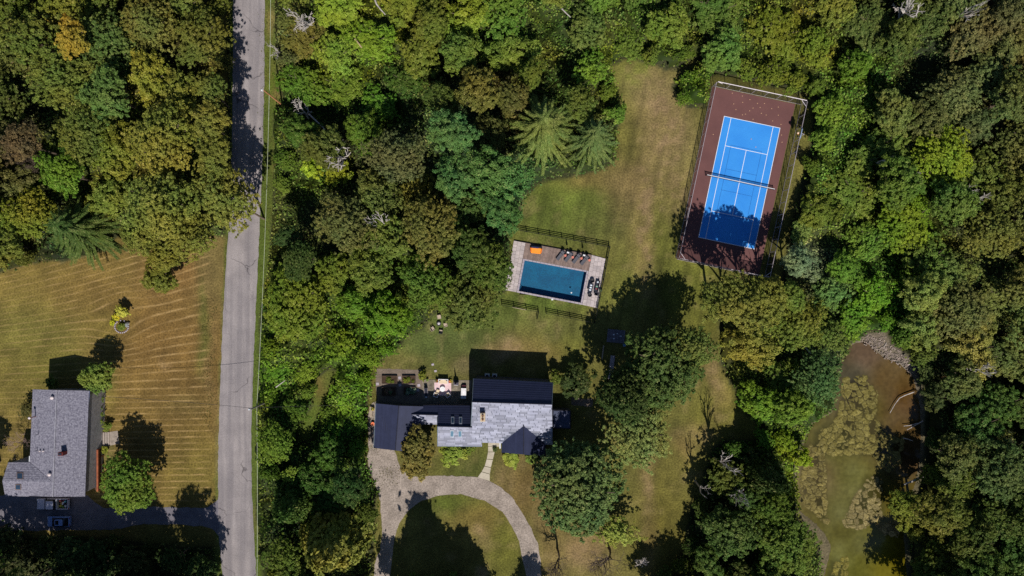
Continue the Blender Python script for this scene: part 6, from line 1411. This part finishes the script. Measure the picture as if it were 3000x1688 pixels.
z = hh * .78 + (rng.uniform(-.2, .3, n) + 1.1 * np.clip(vnoise(lpx, lpy, 7.0, 909) - .45, 0, 1)) * np.clip(.35 + dl / 30, .3, 1)
# normals follow the lumps
e = 6.0; gxn = (under_h(lpx + e, lpy, dl) - under_h(lpx - e, lpy, dl)) / (2 * e / SP); gyn = -(under_h(lpx, lpy + e, dl) - under_h(lpx, lpy - e, dl)) / (2 * e / SP)
nr = np.column_stack([-gxn, -gyn, np.full(n, 1.0)]) * .8 + rng.normal(size=(n, 3)) * .5
lv, lf = leaf_quads(np.column_stack([lx, ly, np.maximum(z, .08)]), nr, rng.uniform(.13, .30, n), .6)
lc = folcol(lpx, lpy) + rng.normal(size=(n, 1)) * 7 + rng.normal(size=(n, 3)) * 3 + ((fnoise(lpx, lpy, 60, 303) - .5) * 1)[:, None] * np.array([44, 10, -10])
lc = s2l_np(np.clip(lc * .94 + np.array([96, 104, 50]) * .06, 10, 255)) * ALB
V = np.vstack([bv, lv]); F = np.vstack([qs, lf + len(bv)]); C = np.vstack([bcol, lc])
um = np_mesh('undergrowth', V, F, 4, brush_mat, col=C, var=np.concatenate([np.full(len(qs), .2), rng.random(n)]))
tag(link('undergrowth', um), 'tangled vines, brush and saplings covering the ground between the trees', 'undergrowth', kind='stuff')
# rough grass fringe where lawn meets wood, and tufts on the verge
def tufts(name, label, pts, s0, s1, c0, spread=10, per=5, h=.16):
    X = []; Cc = []
    for (x, y) in pts:
        for _ in range(per): X.append((x + rng.normal() * spread, y + rng.normal() * spread))
    X = np.array(X); n = len(X); wx = (X[:, 0] - CX) / SP; wy_ = -(X[:, 1] - CY) / SP
    v, f = leaf_quads(np.column_stack([wx, wy_, rng.uniform(.04, h, n)]), np.array([0, 0, 1.0]) + rng.normal(size=(n, 3)) * .5, rng.uniform(s0, s1, n), .4)
    cc = np.array(c0, float) + rng.normal(size=(n, 1)) * 10 + rng.normal(size=(n, 3)) * 4
    m = np_mesh(name, v, f, 4, brush_mat, col=s2l_np(np.clip(cc, 8, 255)), var=rng.random(n)); return tag(link(name, m), label, 'grass', kind='stuff')
tufts('rough_grass', 'rough grass and weeds fringing the lawns and the drive', [(1110 + i * 3, 1395 + 20 * math.sin(i)) for i in range(0, 20)] + [(785 + 12 * math.sin(i), i * 9) for i in range(150)] + [(1100, 1150 + i * 6) for i in range(30)] + [(612 + 10 * math.sin(i * .3), 880 + i * 6) for i in range(60)], .05, .14, (92, 92, 42), 9, 12)

# ------------------------------------------------------------------ pond
pm = bpy.data.materials.new('murky_water'); nt, out, b = nodes_of(pm)
a = nt.nodes.new('ShaderNodeAttribute'); a.attribute_name = 'Col'
c = mul_col(nt, a.outputs['Color'], mr(nt, noise(nt, 1.3, 5), .3, .7, .82, 1.2)); nt.links.new(c, b.inputs['Base Color'])
b.inputs['Roughness'].default_value = .12; b.inputs['Specular IOR Level'].default_value = .35; bump(nt, b, noise(nt, 2.2, 3), .08, .03)
ax_ = np.arange(2300, 2730, 5.0); ay_ = np.arange(990, 1960, 5.0); AX, AY = np.meshgrid(ax_, ay_)
PC = [(2540, 1040, 104, 78, 56), (2600, 1100, 106, 80, 44), (2660, 1180, 96, 66, 34), (2640, 1250, 92, 66, 34), (2500, 1110, 72, 62, 42), (2480, 1180, 92, 76, 44), (2540, 1200, 112, 96, 46), (2600, 1300, 96, 80, 30), (2450, 1300, 100, 90, 40), (2500, 1400, 102, 92, 40), (2400, 1400, 120, 98, 58), (2480, 1500, 98, 88, 40), (2550, 1600, 98, 90, 42), (2600, 1560, 110, 94, 22), (2500, 1680, 104, 96, 40), (2600, 1660, 108, 92, 20), (2660, 1330, 84, 58, 36), (2640, 1500, 92, 76, 24)]
PC = np.array(PC, float)
def pcol(x, y):
    d2 = (x[:, None] - PC[None, :, 0]) ** 2 + (y[:, None] - PC[None, :, 1]) ** 2 + 600; w = 1 / d2 ** 1.6; w /= w.sum(1, keepdims=True); return w @ PC[:, 2:]
ZONES = [([(2480, 1120), (2530, 1110), (2560, 1150), (2570, 1230), (2620, 1290), (2610, 1400), (2560, 1330), (2400, 1330), (2390, 1270), (2450, 1230), (2470, 1180)], 520, (116, 104, 56)), ([(2350, 1300), (2410, 1300), (2420, 1400), (2420, 1530), (2390, 1500), (2350, 1450)], 190, (118, 104, 60)), ([(2540, 1400), (2590, 1400), (2590, 1520), (2530, 1540), (2485, 1530), (2495, 1490)], 240, (132, 116, 76)), ([(2570, 1540), (2635, 1530), (2640, 1570), (2600, 1565)], 60, (140, 118, 78)), ([(2440, 1650), (2480, 1640), (2480, 1700), (2430, 1690)], 40, (124, 112, 52)), ([(2600, 1300), (2640, 1290), (2640, 1360), (2600, 1380)], 60, (116, 102, 58))]
vis = sdist(AX.ravel(), AY.ravel(), POND) > -14
J = np.arange(AX.size).reshape(AX.shape); pq = np.stack([J[:-1, :-1], J[1:, :-1], J[1:, 1:], J[:-1, 1:]], -1).reshape(-1, 4); pq = pq[vis[pq].all(1)]
wv = np.column_stack([(AX.ravel() - CX) / SP, -(AY.ravel() - CY) / SP, np.full(AX.size, -.28)])
pcl = pcol(AX.ravel(), AY.ravel()) + ((fnoise(AX.ravel(), AY.ravel(), 60, 51) - .5) * 34)[:, None]
for poly, _c, _d in ZONES: pcl = pcl * (1 - .34 * np.clip((sdist(AX.ravel(), AY.ravel(), poly) + 12) / 24, 0, 1))[:, None]
wm = np_mesh('pond_water', wv, pq, 4, pm, col_pt=s2l_np(np.clip(pcl * np.array([.91, .98, 1.05]), 8, 255)))
tag(link('pond_water', wm), 'murky brown and olive pond water', kind='structure')
# crust of algae and mud: a broken, cracked surface standing just clear of the water
matm = attr_mat('algae_mat', rough=.85, fine=.34, fs=5, med=.22, ms=1.1, bs=.5)
mx_ = np.arange(2336, 2696, 1.9); my_ = np.arange(1090, 1720, 1.9); MX, MY = np.meshgrid(mx_, my_); fx_ = MX.ravel(); fy_ = MY.ravel()
def cells(x, y, s, seed):
    x = x + (fnoise(x, y, 30, seed + 3) - .5) * 22; y = y + (fnoise(x, y, 30, seed + 4) - .5) * 22
    xi = np.floor(x / s).astype(int); yi = np.floor(y / s).astype(int); d1 = np.full(x.shape, 1e9); d2 = d1.copy(); idv = np.zeros(x.shape)
    for i in (-1, 0, 1):
        for j in (-1, 0, 1):
            cx0 = xi + i; cy0 = yi + j; jx = vnoise(cx0 * 7.0, cy0 * 7.0, 1.0, seed); jy = vnoise(cx0 * 7.0, cy0 * 7.0, 1.0, seed + 1); h_ = vnoise(cx0 * 7.0, cy0 * 7.0, 1.0, seed + 2)
            d = np.hypot((cx0 + jx) * s - x, (cy0 + jy) * s - y); nr_ = d < d1; d2 = np.where(nr_, d1, np.minimum(d2, d)); idv = np.where(nr_, h_, idv); d1 = np.where(nr_, d, d1)
    return (d2 - d1) / s, idv
e1, id1 = cells(fx_, fy_, 19.0, 501); e2, id2 = cells(fx_, fy_, 8.5, 601)
mask = np.zeros(fx_.shape); mcol = np.zeros((len(fx_), 3)); wsum = np.full(fx_.shape, 1e-6)
for poly, _c, colr in ZONES:
    d = np.clip((sdist(fx_, fy_, poly) + 26) / 40, 0, 1); mask = np.maximum(mask, d); mcol += d[:, None] * np.array(colr, float); wsum += d
mcol /= wsum[:, None]; mask = mask * np.clip((sdist(fx_, fy_, POND) + 6) / 14, 0, 1)
cover = np.clip((mask + (fnoise(fx_, fy_, 70, 77, 4) - .5) * 1.1 - .34) * 3.2, 0, 1)
plate = np.clip(e1 / .20, 0, 1) ** .6 * (.55 + .45 * np.clip(e2 / .25, 0, 1)) * np.where(id1 + .4 * id2 > .25, 1, .35)
zz = -.36 + cover * plate * (.10 + .10 * id1) + cover * .035 * vnoise(fx_, fy_, 4, 88)
colm = mcol * (.82 + .26 * id1 + .10 * id2)[:, None] * (.55 + .45 * np.clip(cover * plate * 1.3, 0, 1))[:, None]
colm = colm * np.array([.96, .99, .98]) + ((vnoise(fx_, fy_, 3.5, 89) - .5) * 26)[:, None]
K = np.arange(MX.size).reshape(MX.shape); kq = np.stack([K[:-1, :-1], K[1:, :-1], K[1:, 1:], K[:-1, 1:]], -1).reshape(-1, 4)
kq = kq[(zz[kq] > -.30).any(1)]; used = np.unique(kq); rem = np.full(MX.size, -1); rem[used] = np.arange(len(used))
me = np_mesh('algae_mats', np.column_stack([(fx_[used] - CX) / SP, -(fy_[used] - CY) / SP, zz[used]]), rem[kq], 4, matm, col_pt=s2l_np(np.clip(colm[used], 10, 255)))
tag(link('algae_mats', me), 'cracked brown crust of algae and mud standing in the shallow pond', 'algae', kind='stuff')
# shore stones: small grey lumps on the gravel tip
sv = MB(); rs = random.Random(5)
for i in range(420):
    t_ = rs.random(); x = 2530 + 150 * t_ + rs.gauss(0, 16); y = 990 + 95 * t_ ** 1.2 + rs.gauss(0, 12)
    if sdist(np.array([x]), np.array([y]), POND)[0] > -2 or sdist(np.array([x]), np.array([y]), BANK)[0] < 2: continue
    sv.rbox(g2((x, y), .05), (rs.uniform(.12, .35), rs.uniform(.1, .25), .14), .05, rs.uniform(0, 3), seg=1)
tag(sv.build('shore_stones', mat('shore_stone', rgb(176, 160, 150), .9, rgb(120, 108, 100), 1.5)), 'grey stones and debris strewn over the gravel tip of the pond', 'stones', kind='stuff')
# plants in the raised beds
for t_, cols in zip(beds, [((96, 112, 40), (120, 130, 50)), ((130, 130, 48), (104, 116, 40)), ((150, 120, 104), (104, 124, 96)), ((140, 160, 140), (110, 140, 110))]):
    for j in range(5):
        c = link('bed_plant', rf.choice(SHRUB), t_); col = s2l_np(np.array(cols[j % 2], float)); c.color = (*col, 1); c.location = (rf.uniform(-.95, .95), rf.uniform(-.35, .35), .4); s = rf.uniform(.35, .55); c.scale = (s, s, s * .9); c.rotation_euler = (0, 0, rf.uniform(0, 6))
